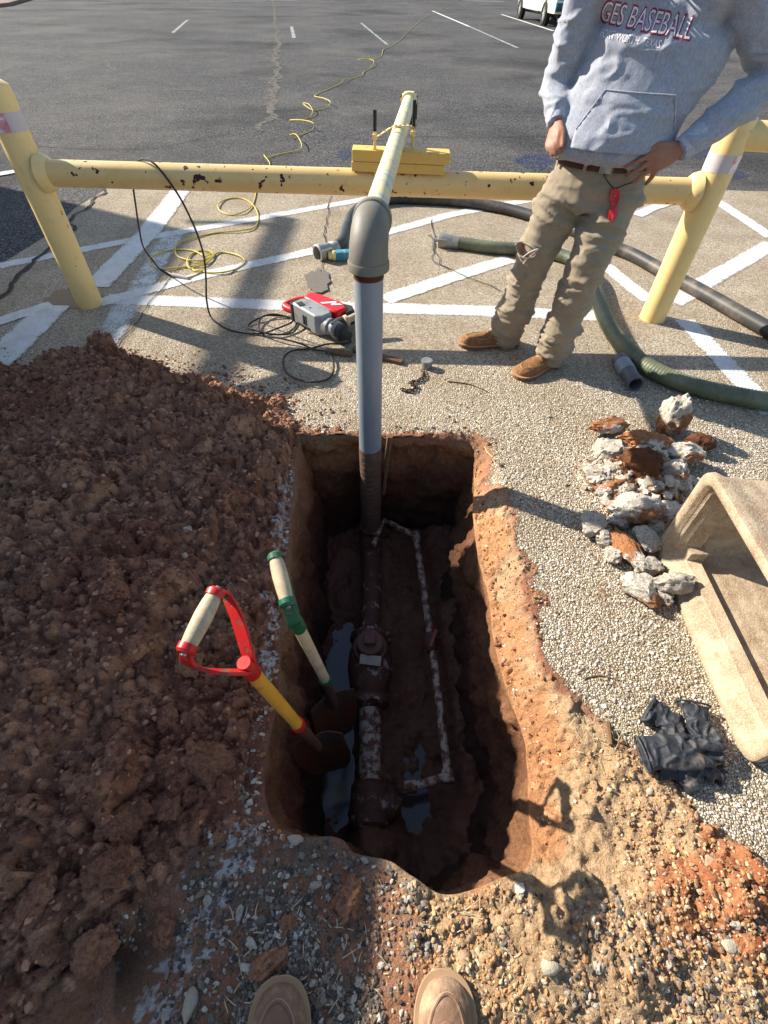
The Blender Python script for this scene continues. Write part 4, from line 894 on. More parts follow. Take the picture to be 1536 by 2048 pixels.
def rubble_mat(name, c1, c2, c3, lo, hi):
    m = Mat(name, .95, 0, .15); c = m.mix(m.noise(30, 5, .7), c1, c2); c = m.mix(m.ramp(m.noise(5, 5, .7), [(lo, 0.0), (hi, 1.0)]), c, c3)
    c = m.mix(m.ramp(m.noise(130, 3, .6), [(.3, .7), (.5, 0.0)]), c, srgb(80, 62, 50)); m.col(c); m.bump(m.noise(45, 5, .75), .010); m.bump(m.noise(140, 3, .6), .003); return m.m
R_white = rubble_mat('broken_white_concrete', srgb(196, 188, 174), srgb(150, 140, 124), srgb(160, 122, 84), .58, .7)
R_mix = rubble_mat('concrete_with_clay', srgb(206, 200, 188), srgb(164, 154, 138), srgb(150, 106, 72), .52, .58)
R_clay = rubble_mat('clay_faced_slab', srgb(176, 122, 82), srgb(146, 96, 62), srgb(198, 190, 176), .53, .58)
R_dark = rubble_mat('dark_earth_lump', srgb(112, 72, 48), srgb(84, 52, 36), srgb(186, 172, 150), .62, .68)
RB = [((1350, 832, .10), (.070, .060, .085), .2, R_mix, 'tall white and brown block standing on top of the rubble pile'),
      ((1215, 850, .05), (.105, .045, .035), .35, R_clay, 'flat orange topped slab at the far left of the rubble'),
      ((1288, 880, .10), (.120, .050, .030), -.05, R_clay, 'long orange brown slab lying across the middle of the rubble'),
      ((1214, 905, .07), (.060, .070, .065), .4, R_white, 'upright white chunk below the flat orange topped slab'),
      ((1280, 935, .10), (.085, .075, .080), .1, R_dark, 'large round dark brown lump in the centre of the rubble'),
      ((1196, 948, .03), (.075, .050, .035), -.2, R_white, 'low white chunk at the left foot of the rubble'),
      ((1350, 967, .06), (.062, .055, .050), .5, R_white, 'pale grey chunk just behind the rim of the meter box'),
      ((1365, 905, .07), (.090, .050, .045), .0, R_mix, 'shaded grey chunk at the right of the rubble below the tall block'),
      ((1268, 1015, .07), (.110, .055, .050), -.15, R_mix, 'wide grey and clay slab in front of the dark lump'),
      ((1335, 1026, .05), (.055, .045, .040), .3, R_mix, 'small grey chunk between the wide slab and the meter box'),
      ((1186, 1047, .045), (.062, .045, .042), .3, R_white, 'separate white chunk at the left end of the front row'),
      ((1238, 1044, .03), (.045, .028, .025), .0, R_white, 'small flat grey piece below the wide grey slab'),
      ((1292, 1078, .05), (.045, .050, .035), .2, R_white, 'yellowish white chunk above the thin clay faced slab'),
      ((1212, 1076, .03), (.036, .034, .028), .6, R_white, 'small white piece under the separate left chunk'),
      ((1226, 1108, .025), (.034, .036, .026), .1, R_white, 'small white piece left of the thin clay faced slab'),
      ((1258, 1100, .045), (.040, .095, .024), .35, R_clay, 'thin clay faced slab leaning with its white underside down'),
      ((1296, 1135, .03), (.050, .036, .030), .2, R_white, 'white chunk touching the left corner of the meter box'),
      ((1350, 1163, .065), (.070, .038, .034), .1, R_white, 'bright white chunk resting on the rim of the meter box'),
      ((1288, 1182, .03), (.055, .065, .036), .5, R_mix, 'orange and white lump at the near end of the rubble'),
      ((1325, 1188, .02), (.036, .045, .028), .1, R_white, 'white piece beside the orange and white end lump'),
      ((1240, 985, .05), (.040, .032, .030), .2, R_white, 'small white chunk in front of the dark brown lump'),
      ((1205, 985, .03), (.045, .030, .026), .2, R_mix, 'small clay smeared piece below the low white chunk'),
      ((1400, 885, .05), (.060, .040, .035), -.3, R_dark, 'dark earth clod at the right edge of the rubble'),
      ((1310, 1050, .03), (.036, .028, .022), .8, R_white, 'tiny white piece squeezed beside the meter box')]
for k, (p, s_, a_, mt, lab) in enumerate(RB):
    co, F = rock_mesh(100 + k, 4, .55, .11); c0_ = at(*p); s_ = (s_[0] * 1.18, s_[1] * 1.25, s_[2] * 1.35); V = (np.array(Matrix.Rotation(a_, 3, 'Z') @ Matrix.Rotation(.2 * sin(k * 2.1), 3, 'X')) @ (co * np.array(s_)).T).T + np.array(c0_)
    o = mesh_obj('rubble_chunk', V, F, mt, loc=tuple(c0_)); o.data.set_sharp_from_angle(angle=radians(50)); tag(o, lab, 'rubble', 'broken concrete beside the meter box')
# stones that lie alone
ST_ = [((374, 1056), (.022, .018, .010), 'pale flat stone on the dirt pile, upper of two'), ((368, 1108), (.013, .012, .010), 'small bluish white stone on the dirt pile below the flat one'),
       ((380, 2010), (.022, .034, .012), 'pale flat angular stone left of the left boot'), ((1100, 1935), (.026, .018, .013), 'smooth cream pebble right of the right boot'),
       ((1160, 1030), (.017, .013, .010), 'small white stone in the pipe shadow left of the rubble'), ((1130, 970), (.012, .010, .008), 'tiny white stone left of the rubble'),
       ((1298, 1583), (.013, .013, .012), 'round cream pebble below the black gloves'), ((590, 1680), (.024, .015, .010), 'white lump of paint crust at the near left corner of the hole'),
       ((1098, 835), (.020, .012, .008), 'white flake on the open pavement right of the hole'), ((140, 985), (.012, .010, .008), 'small pale stone high on the dirt pile'),
       ((1470, 1890), (.028, .018, .010), 'flat grey stone in the orange soil at the lower right')]
for k, (p, s_, lab) in enumerate(ST_):
    co, F = rock_mesh(400 + k, 2, .6, .03); c0_ = at(*p); zz = zat(c0_.x, c0_.y); c0_ = at(p[0], p[1], zz); zz = zat(c0_.x, c0_.y)
    o = mesh_obj('stone', co * np.array(s_) + np.array((c0_.x, c0_.y, zz + s_[2] * .5)), F, simple('pale_stone', srgb(184, 172, 152), srgb(140, 126, 108), 60, .9, bump=.003) if k == 0 else bpy.data.materials['pale_stone'], loc=(c0_.x, c0_.y, zz)); tag(o, lab, 'stone', 'single pale stones')
M_clodm = Mat('dirt_clod_soil', .95, 0, .15); m = M_clodm; oi = m.N.new('ShaderNodeObjectInfo').outputs['Random']
c = m.mix(oi, srgb(130, 88, 66), srgb(168, 122, 92)); c = m.mix(m.ramp(m.noise(90, 5, .7, m.pos), [(.3, .8), (.6, 0.0)]), c, srgb(60, 36, 27)); m.col(c); m.bump(m.noise(60, 5, .7, m.pos), .012); M_clodm = m.m
cm = []
for k in range(8):
    co, F = rock_mesh(700 + k, 4, .8, .12); co = co * np.array((1, .85, .8)); me = bpy.data.meshes.new('dirt_clod'); me.from_pydata(co.tolist(), [], F); me.polygons.foreach_set('use_smooth', [True] * len(F)); me.materials.append(M_clodm); me.set_sharp_from_angle(angle=radians(45)); cm.append(me)
BIG = [(300, 1345, .055), (400, 1520, .085), (235, 1460, .045), (240, 1640, .06), (215, 1735, .05), (330, 1430, .04), (150, 850, .06), (320, 1600, .05), (60, 1190, .04), (130, 1420, .045), (440, 1290, .03), (60, 1800, .07), (160, 1900, .06), (300, 1850, .05), (145, 735, .035), (325, 738, .03), (460, 790, .05), (240, 742, .03), (420, 760, .035), (500, 748, .02), (90, 745, .03), (520, 1930, .05), (560, 1850, .03), (690, 1790, .05)]
n_c = 0; CR = random.Random(5)
while n_c < 230:
    if n_c < len(BIG): x, y, r_ = BIG[n_c]; p = at(x, y, .12)
    else: p = Vector((CR.uniform(-2.3, -.46), CR.uniform(-.45, 2.45), 0)); r_ = .012 + .034 * CR.random() ** 1.6 * min(1, 1.5 - p.y * .4)
    if n_c >= len(BIG) and (int((p.x - X0) / ST) >= NX or hm[int((p.y - Y0) / ST), int((p.x - X0) / ST)] < .6): continue
    o = bpy.data.objects.new('dirt_clod', cm[n_c % 8]); COL.objects.link(o); o.scale = (r_, r_, r_ * .75); o.rotation_euler = (CR.uniform(-.5, .5), CR.uniform(-.5, .5), CR.uniform(0, 6.28)); o.location = (p.x, p.y, zat(p.x, p.y) - r_ * .05)
    sz_ = 'big' if r_ > .036 else 'fist-sized' if r_ > .022 else 'small'; zn_ = 'on the far crest of the dirt pile' if p.y > 2.0 else 'on the dirt pile close to the trench edge' if p.x > -.85 and p.y > .3 else 'in the middle of the dirt pile' if p.y > .9 else 'on the near slope of the dirt pile'; tag(o, sz_ + ' brown earth lump ' + zn_, 'dirt clod', sz_ + ' lumps ' + zn_); n_c += 1

# ---- pebbles and gravel (uncountable)
def scatter(name, n, samp, size, cols, lab, cat, sub=1, squash=.65):
    bm = bmesh.new(); bmesh.ops.create_icosphere(bm, subdivisions=sub, radius=1.0); tv = np.array([v.co[:] for v in bm.verts]); tf = np.array([[v.index for v in f.verts] for f in bm.faces]); bm.free()
    P = samp(n); n = len(P); s = size(n); k = len(tv)
    J = 1 + .30 * rng.standard_normal((n, k, 1)).clip(-1.2, 1.2) * .8; ax = np.stack([rng.uniform(.8, 1.3, n), rng.uniform(.6, 1, n), rng.uniform(squash * .7, squash, n)], -1)
    V = tv[None] * J * ax[:, None, :]; a = rng.uniform(0, 2 * pi, n); b = rng.uniform(-.5, .5, n); ca, sa, cb, sb_ = cos_(a), sin_(a), cos_(b), sin_(b)
    x = V[..., 0]; y = V[..., 1]; z = V[..., 2]; y, z = y * cb[:, None] - z * sb_[:, None], y * sb_[:, None] + z * cb[:, None]; x, y = x * ca[:, None] - y * sa[:, None], x * sa[:, None] + y * ca[:, None]
    V = np.stack([x, y, z], -1) * s[:, None, None] + P[:, None, :]; V[..., 2] += (s * .25)[:, None]
    F = (tf[None] + (np.arange(n) * k)[:, None, None]).reshape(-1, 3)
    o = mesh_obj(name, V.reshape(-1, 3), F, M_peb, smooth=False)
    cc = np.array([c[:3] for c in cols])[rng.integers(0, len(cols), n)] * rng.uniform(.7, 1.15, (n, 1)); attr_set(o, 'pebcol', np.concatenate([np.repeat(cc, k, 0), np.ones((n * k, 1))], 1), 'FLOAT_COLOR')
    return tag(o, lab, cat, kind='stuff')
cos_, sin_ = np.cos, np.sin
m = Mat('pebbles', .85, 0, .25); m.col(m.mix(m.ramp(m.noise(220, 3, .6, m.pos), [(.35, .0), (.6, 1.0)]), m.mix(1.0, m.attr('pebcol'), (.7, .68, .66, 1), 'MULTIPLY'), m.attr('pebcol'))); m.bump(m.noise(300, 3, .6, m.pos), .001); M_peb = m.m
def sampler(dens, ymin=Y0 + .02, ymax=Y1 - .05, xmin=X0 + .02, xmax=X1 - .05):
    def f(n):
        out = []
        while sum(map(len, out)) < n:
            x = rng.uniform(xmin, xmax, n * 2); y = rng.uniform(ymin, ymax, n * 2); i = ((x - X0) / ST).round().astype(int); j = ((y - Y0) / ST).round().astype(int)
            ok = rng.random(n * 2) < dens[j, i]; out.append(np.stack([x, y, Z[j, i]], -1)[ok])
        return np.concatenate(out)[:n]
    return f
free = (d_rim > .008)
graveld = free * np.clip((sm(.14, .0, GY + wob * 2) * (GX > -.62) * sm(-.2, .15, fbm(GX * 5, GY * 5, 0, 3, 101) + .22)) + .25 * sm(.3, .1, GY) * (GX < .1) * (GX > -.5), 0, 1) * (1 - .85 * np.clip(pile * 12, 0, 1)) * (1 - .72 * sm(-.05, .15, GX)) * (1 - np.clip(hm, 0, 1) * .8)
GREY = [srgb(138, 128, 116), srgb(112, 104, 96), srgb(160, 150, 136), srgb(92, 86, 80), srgb(186, 176, 160), srgb(134, 112, 92), srgb(120, 96, 78)]
scatter('gravel', 13000, sampler(graveld, Y0 + .02, .3), lambda n: .0032 + .0045 * rng.random(n) ** 2, GREY + [srgb(76, 72, 70), srgb(108, 98, 90)], 'fine grey and white gravel strewn round the boots at the near edge', 'gravel', 1)
scatter('gravel', 700, sampler(graveld, Y0 + .02, .25), lambda n: .007 + .007 * rng.random(n) ** 2, GREY, 'coarser pebbles mixed through the gravel near the boots', 'gravel', 2)
rd = free * (1 - .75 * (dpos < .15) * (GY > .3)) * np.clip((sm(-.02, .05, soilR) + .8 * sm(-.08, .1, GX) * sm(.15, .0, GY)) * (.45 + fbm(GX * 4, GY * 4, 0, 3, 15)) , 0, 1) * (GX > -.1)
TAN = [srgb(196, 160, 118), srgb(184, 142, 98), srgb(206, 184, 150), srgb(172, 126, 84), srgb(186, 152, 114), srgb(160, 128, 96)]
scatter('small_stones', 11000, sampler(rd, Y0 + .02, 1.9), lambda n: .0028 + .0055 * rng.random(n) ** 2.5, TAN, 'small tan and orange stones in the soil right of the hole', 'small stones', 1)
cd_ = free * np.clip(np.exp(-np.clip(GY - farlim, 0, 9) / .10) * (GX < -.2) * (1 - hm) + rubm * .8 + .6 * np.exp(-np.clip(d_rim, 0, 9) / .05) * (GY > .3) * (1 - hm) + .25 * sm(.15, .5, rub), 0, 1)
scatter('dirt_crumbs', 4200, sampler(cd_, .2), lambda n: .003 + .008 * rng.random(n) ** 3, [srgb(136, 84, 56), srgb(112, 68, 46), srgb(176, 116, 74), srgb(200, 186, 164)], 'crumbs of red dirt scattered on the pavement round pile and rubble', 'dirt crumbs', 1)
hd = free * hm
scatter('rubble_bits', 340, sampler(free * np.clip(sm(.30, .75, rub), 0, 1), 1.0, 2.2, .8, 1.7), lambda n: .010 + .022 * rng.random(n) ** 1.5, [srgb(196, 186, 170), srgb(160, 148, 130), srgb(150, 104, 70), srgb(206, 198, 184)], 'small broken bits of concrete and clay filling the gaps of the rubble', 'rubble bits', 2, .9)
scatter('dirt_crumbs', 12000, sampler(hd), lambda n: .004 + .008 * rng.random(n) ** 2, [srgb(150, 106, 80), srgb(124, 82, 62), srgb(100, 66, 50), srgb(176, 132, 102)], 'small brown crumbs all over the dirt pile', 'dirt crumbs', 1, .8)
# loose chips that sit proud of the chip seal, giving it relief near the camera
cdn = free * (1 - np.clip(MASK * 1.8, 0, 1)) * (GX > .3) * sm(2.7, 1.6, GY)
scatter('loose_chips', 9000, sampler(cdn, .2, 2.7, .3), lambda n: .0035 + .0032 * rng.random(n), [srgb(206, 196, 178), srgb(186, 174, 154), srgb(224, 216, 202), srgb(160, 144, 124)], 'loose pale stone chips standing proud of the pavement right of the hole', 'stone chips', 1, .6)
# dry straw near the boots and gloves
V = []; F = []
for k in range(170):
    if k < 90: x, y = random.uniform(420, 1050), random.uniform(1800, 2040)
    else: x, y = random.gauss(1225, 45), random.gauss(1460, 45)
    p = at(x, y); a = random.uniform(0, pi); L_ = random.uniform(.015, .05); d = Vector((cos(a), sin(a), random.uniform(-.1, .25))) * L_; p.z = zat(p.x, p.y) + .004; w = Vector((-sin(a), cos(a), 0)) * .0011
    n0 = len(V); mid = p + d * .5 + w * random.uniform(-3, 3); V += [tuple(p + w), tuple(p - w), tuple(mid - w + Vector((0, 0, .003))), tuple(mid + w + Vector((0, 0, .003))), tuple(p + d)]; F += [(n0, n0 + 1, n0 + 2, n0 + 3), (n0 + 3, n0 + 2, n0 + 4)]
tag(MB().add(V, F).build('dry_straw', simple('dry_straw', srgb(210, 196, 160), srgb(160, 140, 104), 30, .8), smooth=False), 'bits of dry straw on the gravel and beside the gloves', 'straw', kind='stuff')

# ---- invented van, shed and beam, unseen, added to throw shade from the left
M_vanw = simple('white_van_paint', srgb(222, 222, 220), srgb(208, 208, 206), 3, .3); M_glass = simple('dark_glass', srgb(26, 32, 36), srgb(34, 40, 44), 3, .1); M_tyre = simple('tyre_rubber', srgb(30, 30, 30), srgb(44, 43, 42), 30, .8)
vx, vy0, vy1 = -2.83, -2.1, 2.98
van = thing('shade_van', 'invented white van, unseen left of the dirt pile, added to shade it', 'van', (vx - 1, .4, 0))
VT = Matrix.Translation((vx, 1.44, 0)) @ Matrix.Rotation(-.14, 4, 'Z') @ Matrix.Translation((-vx, -1.44, 0))
MB(VT).box((vx - .95, (vy0 + vy1) / 2, 1.12), (1.9, vy1 - vy0, 1.56), bev=.06).build('body', M_vanw, van)
for y in (-1.3, 2.1):
    for x in (vx - .12, vx - 1.78): MB(VT).lathe((x - .1, y, .36), (1, 0, 0), [(0, .2), (.0, .35), (.03, .37), (.19, .37), (.22, .35), (.22, .2)], 28).build('wheel', M_tyre, van)
MB(VT).box((vx + .002, 1.6, 1.55), (.02, .8, .45), bev=.008).build('side_window', M_glass, van)
shed = thing('shade_shed', 'invented tall metal shed, unseen far to the left, added to cast shade', 'shed', (-11.5, 6, 0))  # unseen block added so the left pavement falls in shade
MB().box((-11.6, 5.4, 2.5), (4.4, 6.4, 5.0)).build('wall', simple('shed_metal', srgb(170, 168, 160), srgb(150, 148, 142), 2, .6), shed, smooth=False)
MB().box((-11.6, 5.4, 5.04), (4.44, 6.44, .08)).build('roof', M_galv, shed, smooth=False)
MB().box((-8.50, 7.45, 4.96), (.12, 3.0, .12)).build('shade_beam', M_galv, shed, smooth=False)  # made-up beam, added to cast the soft dark band
for y in (6.2, 8.8): MB().box((-8.95, y, 5.0), (.98, .06, .06)).build('shade_beam_bracket', M_galv, shed, smooth=False)
for k, (p, q_) in enumerate((((0, 75), (250, 0)), ((0, 45), (120, 15)))):
    pass
# far kerb at the top left
kb = [at(-60, 22), at(20, 12), at(75, -4), at(120, -20)]
V = []; F = []
for i, p in enumerate(kb): V += [(p.x, p.y, 0), (p.x, p.y, .13), (p.x - .3, p.y + .4, .14), (p.x - 12, p.y + 14, .16)]
for i in range(3):
    for k in range(3): F.append((i * 4 + k, i * 4 + k + 1, i * 4 + 4 + k + 1, i * 4 + 4 + k))
tag(MB().add(V, F).build('kerb', simple('kerb_dirt', srgb(150, 124, 104), srgb(90, 74, 62), .8, .95), smooth=False), kind='structure')

# ---- pickup truck far behind
M_cream = simple('cream_car_paint', srgb(226, 226, 206), srgb(216, 216, 196), 2, .25); M_teal = simple('teal_car_paint', srgb(30, 84, 92), srgb(24, 72, 80), 2, .25); M_rim = simple('alloy_rim', srgb(190, 190, 186), srgb(160, 160, 156), 6, .35, .5)
w1, w2 = at(1083, 51), at(1033, 37); dr = (w2 - w1).normalized(); wb = 4.2; w2 = w1 + dr * wb
rt = Vector((dr.y, -dr.x, 0)); T = Matrix.Translation(w1) @ Matrix(((rt.x, dr.x, 0, 0), (rt.y, dr.y, 0, 0), (0, 0, 1, 0), (0, 0, 0, 1)))   # x across, y forward
tk = thing('pickup_truck', 'cream and teal pickup truck parked far back, seen by its lower side and wheels', 'truck', tuple(w1))
MB(T).box((.97, 1.7, .62), (1.90, 6.2, .42), bev=.06).build('lower_body', M_cream, tk)
MB(T).box((.97, 1.7, 1.0), (1.88, 6.15, .36), bev=.08).build('upper_body', M_teal, tk)
MB(T).box((.97, 2.4, 1.48), (1.66, 2.7, .66), taper=(.84, .74), bev=.07).build('cab', M_teal, tk)
MB(T).box((.97, 2.4, 1.50), (1.70, 2.0, .42), taper=(.86, .82), bev=.04).build('cab_windows', M_glass, tk)
MB(T).box((.97, -1.44, .62), (1.86, .16, .26), bev=.03).build('bumper', M_teal, tk)
MB(T).box((.97, 1.7, .36), (1.3, 5.4, .16)).build('chassis', M_black, tk)
MB(T).box((.03, 2.1, .43), (.06, 2.3, .05), bev=.01).build('side_step', M_rim, tk)
for y in (0, wb):
    for sx in (0, 1):
        x0 = -.02 if sx == 0 else 1.96; d = -1 if sx == 0 else 1
        wh = MB(T).lathe((x0 - d * .24, y, .385), (d, 0, 0), [(0, .20), (0, .35), (.03, .38), (.22, .38), (.25, .355), (.25, .235), (.21, .23)], 32, False).build('wheel', M_tyre, tk)
        MB(T).lathe((x0 - d * .04, y, .385), (d, 0, 0), [(0, .232), (.02, .232), (.024, .20), (.005, .19), (.005, .07), (.03, .06), (.032, 0.001)], 28, False).build('rim', M_rim, wh)
        for k in range(5):
            a = 2 * pi * k / 5; MB(T).box((x0 - d * .02, y + .13 * cos(a), .385 + .13 * sin(a)), (.02, .055, .13), R=Matrix.Rotation(a + pi / 2, 3, 'X')).build('spoke', M_rim, wh)
        MB(T).lathe((x0 - d * .2, y, .385), (d, 0, 0), [(0, .44), (.16, .44)], 24).build('wheel_arch', M_black, tk)
# ================================================================ PEOPLE
def loft_into(mb, secs, seg=20, sub=4):
    "secs: (centre, width vector, depth vector) ; an elliptic tube through them, closed at both ends"
    C_ = smooth_path([s[0] for s in secs], sub); A_ = smooth_path([s[1] for s in secs], sub); B_ = smooth_path([s[2] for s in secs], sub); V = []; F = []; n = len(C_)
    for i in range(n):
        for k in range(seg): a = 2 * pi * k / seg; V.append(C_[i] + A_[i] * cos(a) + B_[i] * sin(a))
    for i in range(n - 1):
        for k in range(seg): a, b = i * seg + k, i * seg + (k + 1) % seg; F.append((a, b, b + seg, a + seg))
    F.append(tuple(range(seg - 1, -1, -1))); F.append(tuple((n - 1) * seg + k for k in range(seg))); mb.add(V, F)
def limb(mb, pts, rad, seg=18, sub=4, cap=True):
    P = smooth_path(pts, sub); R_ = smooth_path([Vector((r, 0, 0)) for r in rad], sub); n = len(P)
    mb.tube(P, lambda t: R_[min(int(round(t * (n - 1))), n - 1)].x, seg)
    if cap:
        for p, r in ((P[0], R_[0].x), (P[-1], R_[-1].x)):
            mb.lathe(p - Vector((0, 0, r)), (0, 0, 1), [(r * (1 - cos(a)), max(r * sin(a), 1e-4)) for a in np.linspace(0.01, pi - .01, 9)], 12)
def remeshed(name, mb, voxel, mat, parent, disp=None, smooth_it=4):
    me = bpy.data.meshes.new('tmp'); me.from_pydata(mb.V, [], mb.F); o = bpy.data.objects.new('tmp', me); COL.objects.link(o)
    r = o.modifiers.new('r', 'REMESH'); r.mode = 'VOXEL'; r.voxel_size = voxel
    s_ = o.modifiers.new('s', 'SMOOTH'); s_.iterations = smooth_it; s_.factor = .5
    dg = bpy.context.evaluated_depsgraph_get(); ev = o.evaluated_get(dg); m2 = ev.to_mesh(); n = len(m2.vertices)
    co = np.empty(n * 3); m2.vertices.foreach_get('co', co); co = co.reshape(-1, 3); no = np.empty(n * 3); m2.vertices.foreach_get('normal', no); no = no.reshape(-1, 3)
    q = len(m2.polygons); lv = np.empty(len(m2.loops), np.int32); m2.loops.foreach_get('vertex_index', lv); lt = np.empty(q, np.int32); m2.polygons.foreach_get('loop_total', lt)
    F = lv.reshape(-1, 4) if (lt == 4).all() else [tuple(p.vertices) for p in m2.polygons]
    ev.to_mesh_clear(); bpy.data.objects.remove(o); bpy.data.meshes.remove(me)
    if disp is not None: co = co + no * disp(co, no)[:, None]
    return mesh_obj(name, co, F, mat, parent)
def ridge(x, y, z, seed, o=3): return np.clip(1 - np.abs(fbm(x, y, z, o, seed)) * 2.6, 0, 1) ** 1.6
M_skin = Mat('skin', .55, 0, .35); m = M_skin; m.col(m.mix(m.noise(30, 4, .6), srgb(166, 116, 92), srgb(138, 90, 68))); m.bump(m.noise(180, 3), .0008)
m.p.inputs['Subsurface Weight'].default_value = .12; m.p.inputs['Subsurface Radius'].default_value = (.02, .008, .004); M_skin = m.m
M_hair = simple('dark_hair', srgb(50, 36, 28), srgb(76, 56, 42), 90, .6, bump=.004)
def cloth(name, c1, c2, weave=420, stain=None, heather=False):
    m = Mat(name, .93, 0, .12); c = m.mix(m.noise(7, 5, .6), c1, c2)
    if heather: c = m.mix(m.ramp(m.noise(170, 4, .75, m.map(m.co, (1, 1, .35))), [(.40, .0), (.62, .55)]), c, srgb(112, 116, 128))
    if stain is not None: c = m.mix(m.ramp(m.noise(6, 6, .7), [(.55, 0.0), (.72, .6)]), c, stain)
    m.col(c); m.bump(m.noise(weave, 2), .0006); m.bump(m.noise(26, 5, .6), .004, .8); m.p.inputs['Sheen Weight'].default_value = .2; return m.m
M_hood = cloth('grey_heather_fleece', srgb(166, 168, 174), srgb(150, 153, 162), 300, None, True)
M_khaki = cloth('khaki_canvas', srgb(154, 140, 118), srgb(128, 115, 96), 400, srgb(114, 90, 68))
M_jean = cloth('dark_work_trousers', srgb(62, 66, 78), srgb(48, 50, 60)); M_jacket = cloth('dark_jacket', srgb(48, 50, 54), srgb(36, 38, 42))
M_belt = simple('brown_leather', srgb(92, 50, 34), srgb(60, 34, 26), 30, .5)
M_boot = simple('muddy_brown_leather', srgb(132, 98, 66), srgb(92, 66, 46), 26, .9, bump=.010, dirt=srgb(158, 106, 70), dirt_scale=22, dirt_lo=.45, dirt_hi=.6)
m = Mat('muddy_boot', .92, 0, .15); k = m.noise(16, 7, .75); c = m.mix(k, srgb(96, 66, 44), srgb(156, 116, 78)); c = m.mix(m.ramp(m.noise(40, 5, .7), [(.48, 0.0), (.6, .8)]), c, srgb(168, 112, 74)); m.col(c); m.bump(k, .016); m.bump(m.noise(70, 5, .7), .006); M_boot = m.m
M_bootg = simple('dusty_tan_leather', srgb(138, 108, 86), srgb(106, 80, 62), 14, .8, bump=.004, dirt=srgb(176, 150, 120), dirt_scale=10, dirt_lo=.48, dirt_hi=.66)
M_sole = simple('mud_covered_sole', srgb(140, 86, 52), srgb(104, 62, 40), 20, .9, bump=.005); M_welt = simple('dusty_welt', srgb(168, 138, 104), srgb(140, 112, 84), 20, .8)
M_thread = simple('thread', srgb(196, 170, 130), srgb(170, 144, 108), 20, .8)

def hand(mb, wrist, palm_end, up, tips, thumb, s=1.0):
    "wrist -> palm_end is the palm, up the back of the hand, tips the four finger tips (index first), thumb its tip"
    w, p = Vector(wrist), Vector(palm_end); d = (p - w).normalized(); u = Vector(up); u = (u - d * u.dot(d)).normalized(); l = d.cross(u)
    if (Vector(tips[0]) - Vector(tips[3])).dot(l) < 0: l = -l
    loft_into(mb, [(w - d * .02, l * .027 * s, u * .020 * s), (w + d * .01, l * .030 * s, u * .019 * s), (w.lerp(p, .55), l * .041 * s, u * .016 * s), (p, l * .040 * s, u * .012 * s), (p + d * .006, l * .030 * s, u * .008 * s)], 16, 3)
    for k, t in enumerate(tips):
        b = w.lerp(p, .80) + l * (.030 - .020 * k) * s; t = Vector(t); k0 = p + l * (.030 - .020 * k) * s; m1 = k0.lerp(t, .45) + u * .007; m2 = k0.lerp(t, .78) + u * .004
        limb(mb, [b, k0, m1, m2, t], [.0108 * s, .0112 * s, .0102 * s, .0094 * s, .0078 * s], 10, 3)
    tb = w.lerp(p, .28) + l * .024 * s; tt = Vector(thumb); limb(mb, [tb, tb.lerp(tt, .5) + l * .010, tt], [.0135 * s, .0108 * s, .0080 * s], 10, 3)
def head(mb, c, f, s=1.0):
    c = Vector(c); f = Vector(f).normalized(); l = Vector((-f.y, f.x, 0)).normalized(); z = Vector((0, 0, 1))
    loft_into(mb, [(c - z * .118 * s + f * .035, l * .030, f * .030), (c - z * .095 * s + f * .025, l * .050, f * .062), (c - z * .05 * s + f * .008, l * .066, f * .088), (c, l * .074, f * .096), (c + z * .055 * s - f * .004, l * .074, f * .096), (c + z * .095 * s - f * .008, l * .056, f * .074), (c + z * .115 * s - f * .01, l * .02, f * .03)], 22, 4)
    limb(mb, [c + f * .088 + z * .02, c + f * .108 - z * .018, c + f * .100 - z * .028], [.009, .014, .013], 8, 3)
    for sg in (-1, 1):
        limb(mb, [c + l * sg * .074 + z * .025 - f * .008, c + l * sg * .082 - f * .012, c + l * sg * .074 - z * .03 - f * .002], [.010, .013, .008], 8, 3)
        limb(mb, [c + l * sg * .018 + f * .088 + z * .034, c + l * sg * .048 + f * .078 + z * .034], [.008, .006], 8, 2)
    limb(mb, [c + l * .022 + f * .088 - z * .058, c + f * .096 - z * .056, c - l * .022 + f * .088 - z * .058], [.005, .008, .005], 8, 3)
def eyes(par, c, f):
    c = Vector(c); f = Vector(f).normalized(); l = Vector((-f.y, f.x, 0)).normalized(); z = Vector((0, 0, 1))
    for sg in (-1, 1):
        e = c + l * sg * .032 + f * .080 + z * .008
        MB().lathe(e - f * .012, f, [(0.0, .001), (.003, .008), (.012, .0115), (.020, .008), (.0235, .001)], 14, False).build('eye', M_logo, par)
        MB().lathe(e + f * .0095, f, [(0, .005), (.0024, .001)], 12, False).build('iris', M_black, par)
    for sg in (-1, 1): MB().tube([c + l * sg * .016 + f * .096 + z * .032, c + l * sg * .034 + f * .094 + z * .038, c + l * sg * .050 + f * .082 + z * .033], .0035, 6, sub=3).build('eyebrow', M_hair, par)
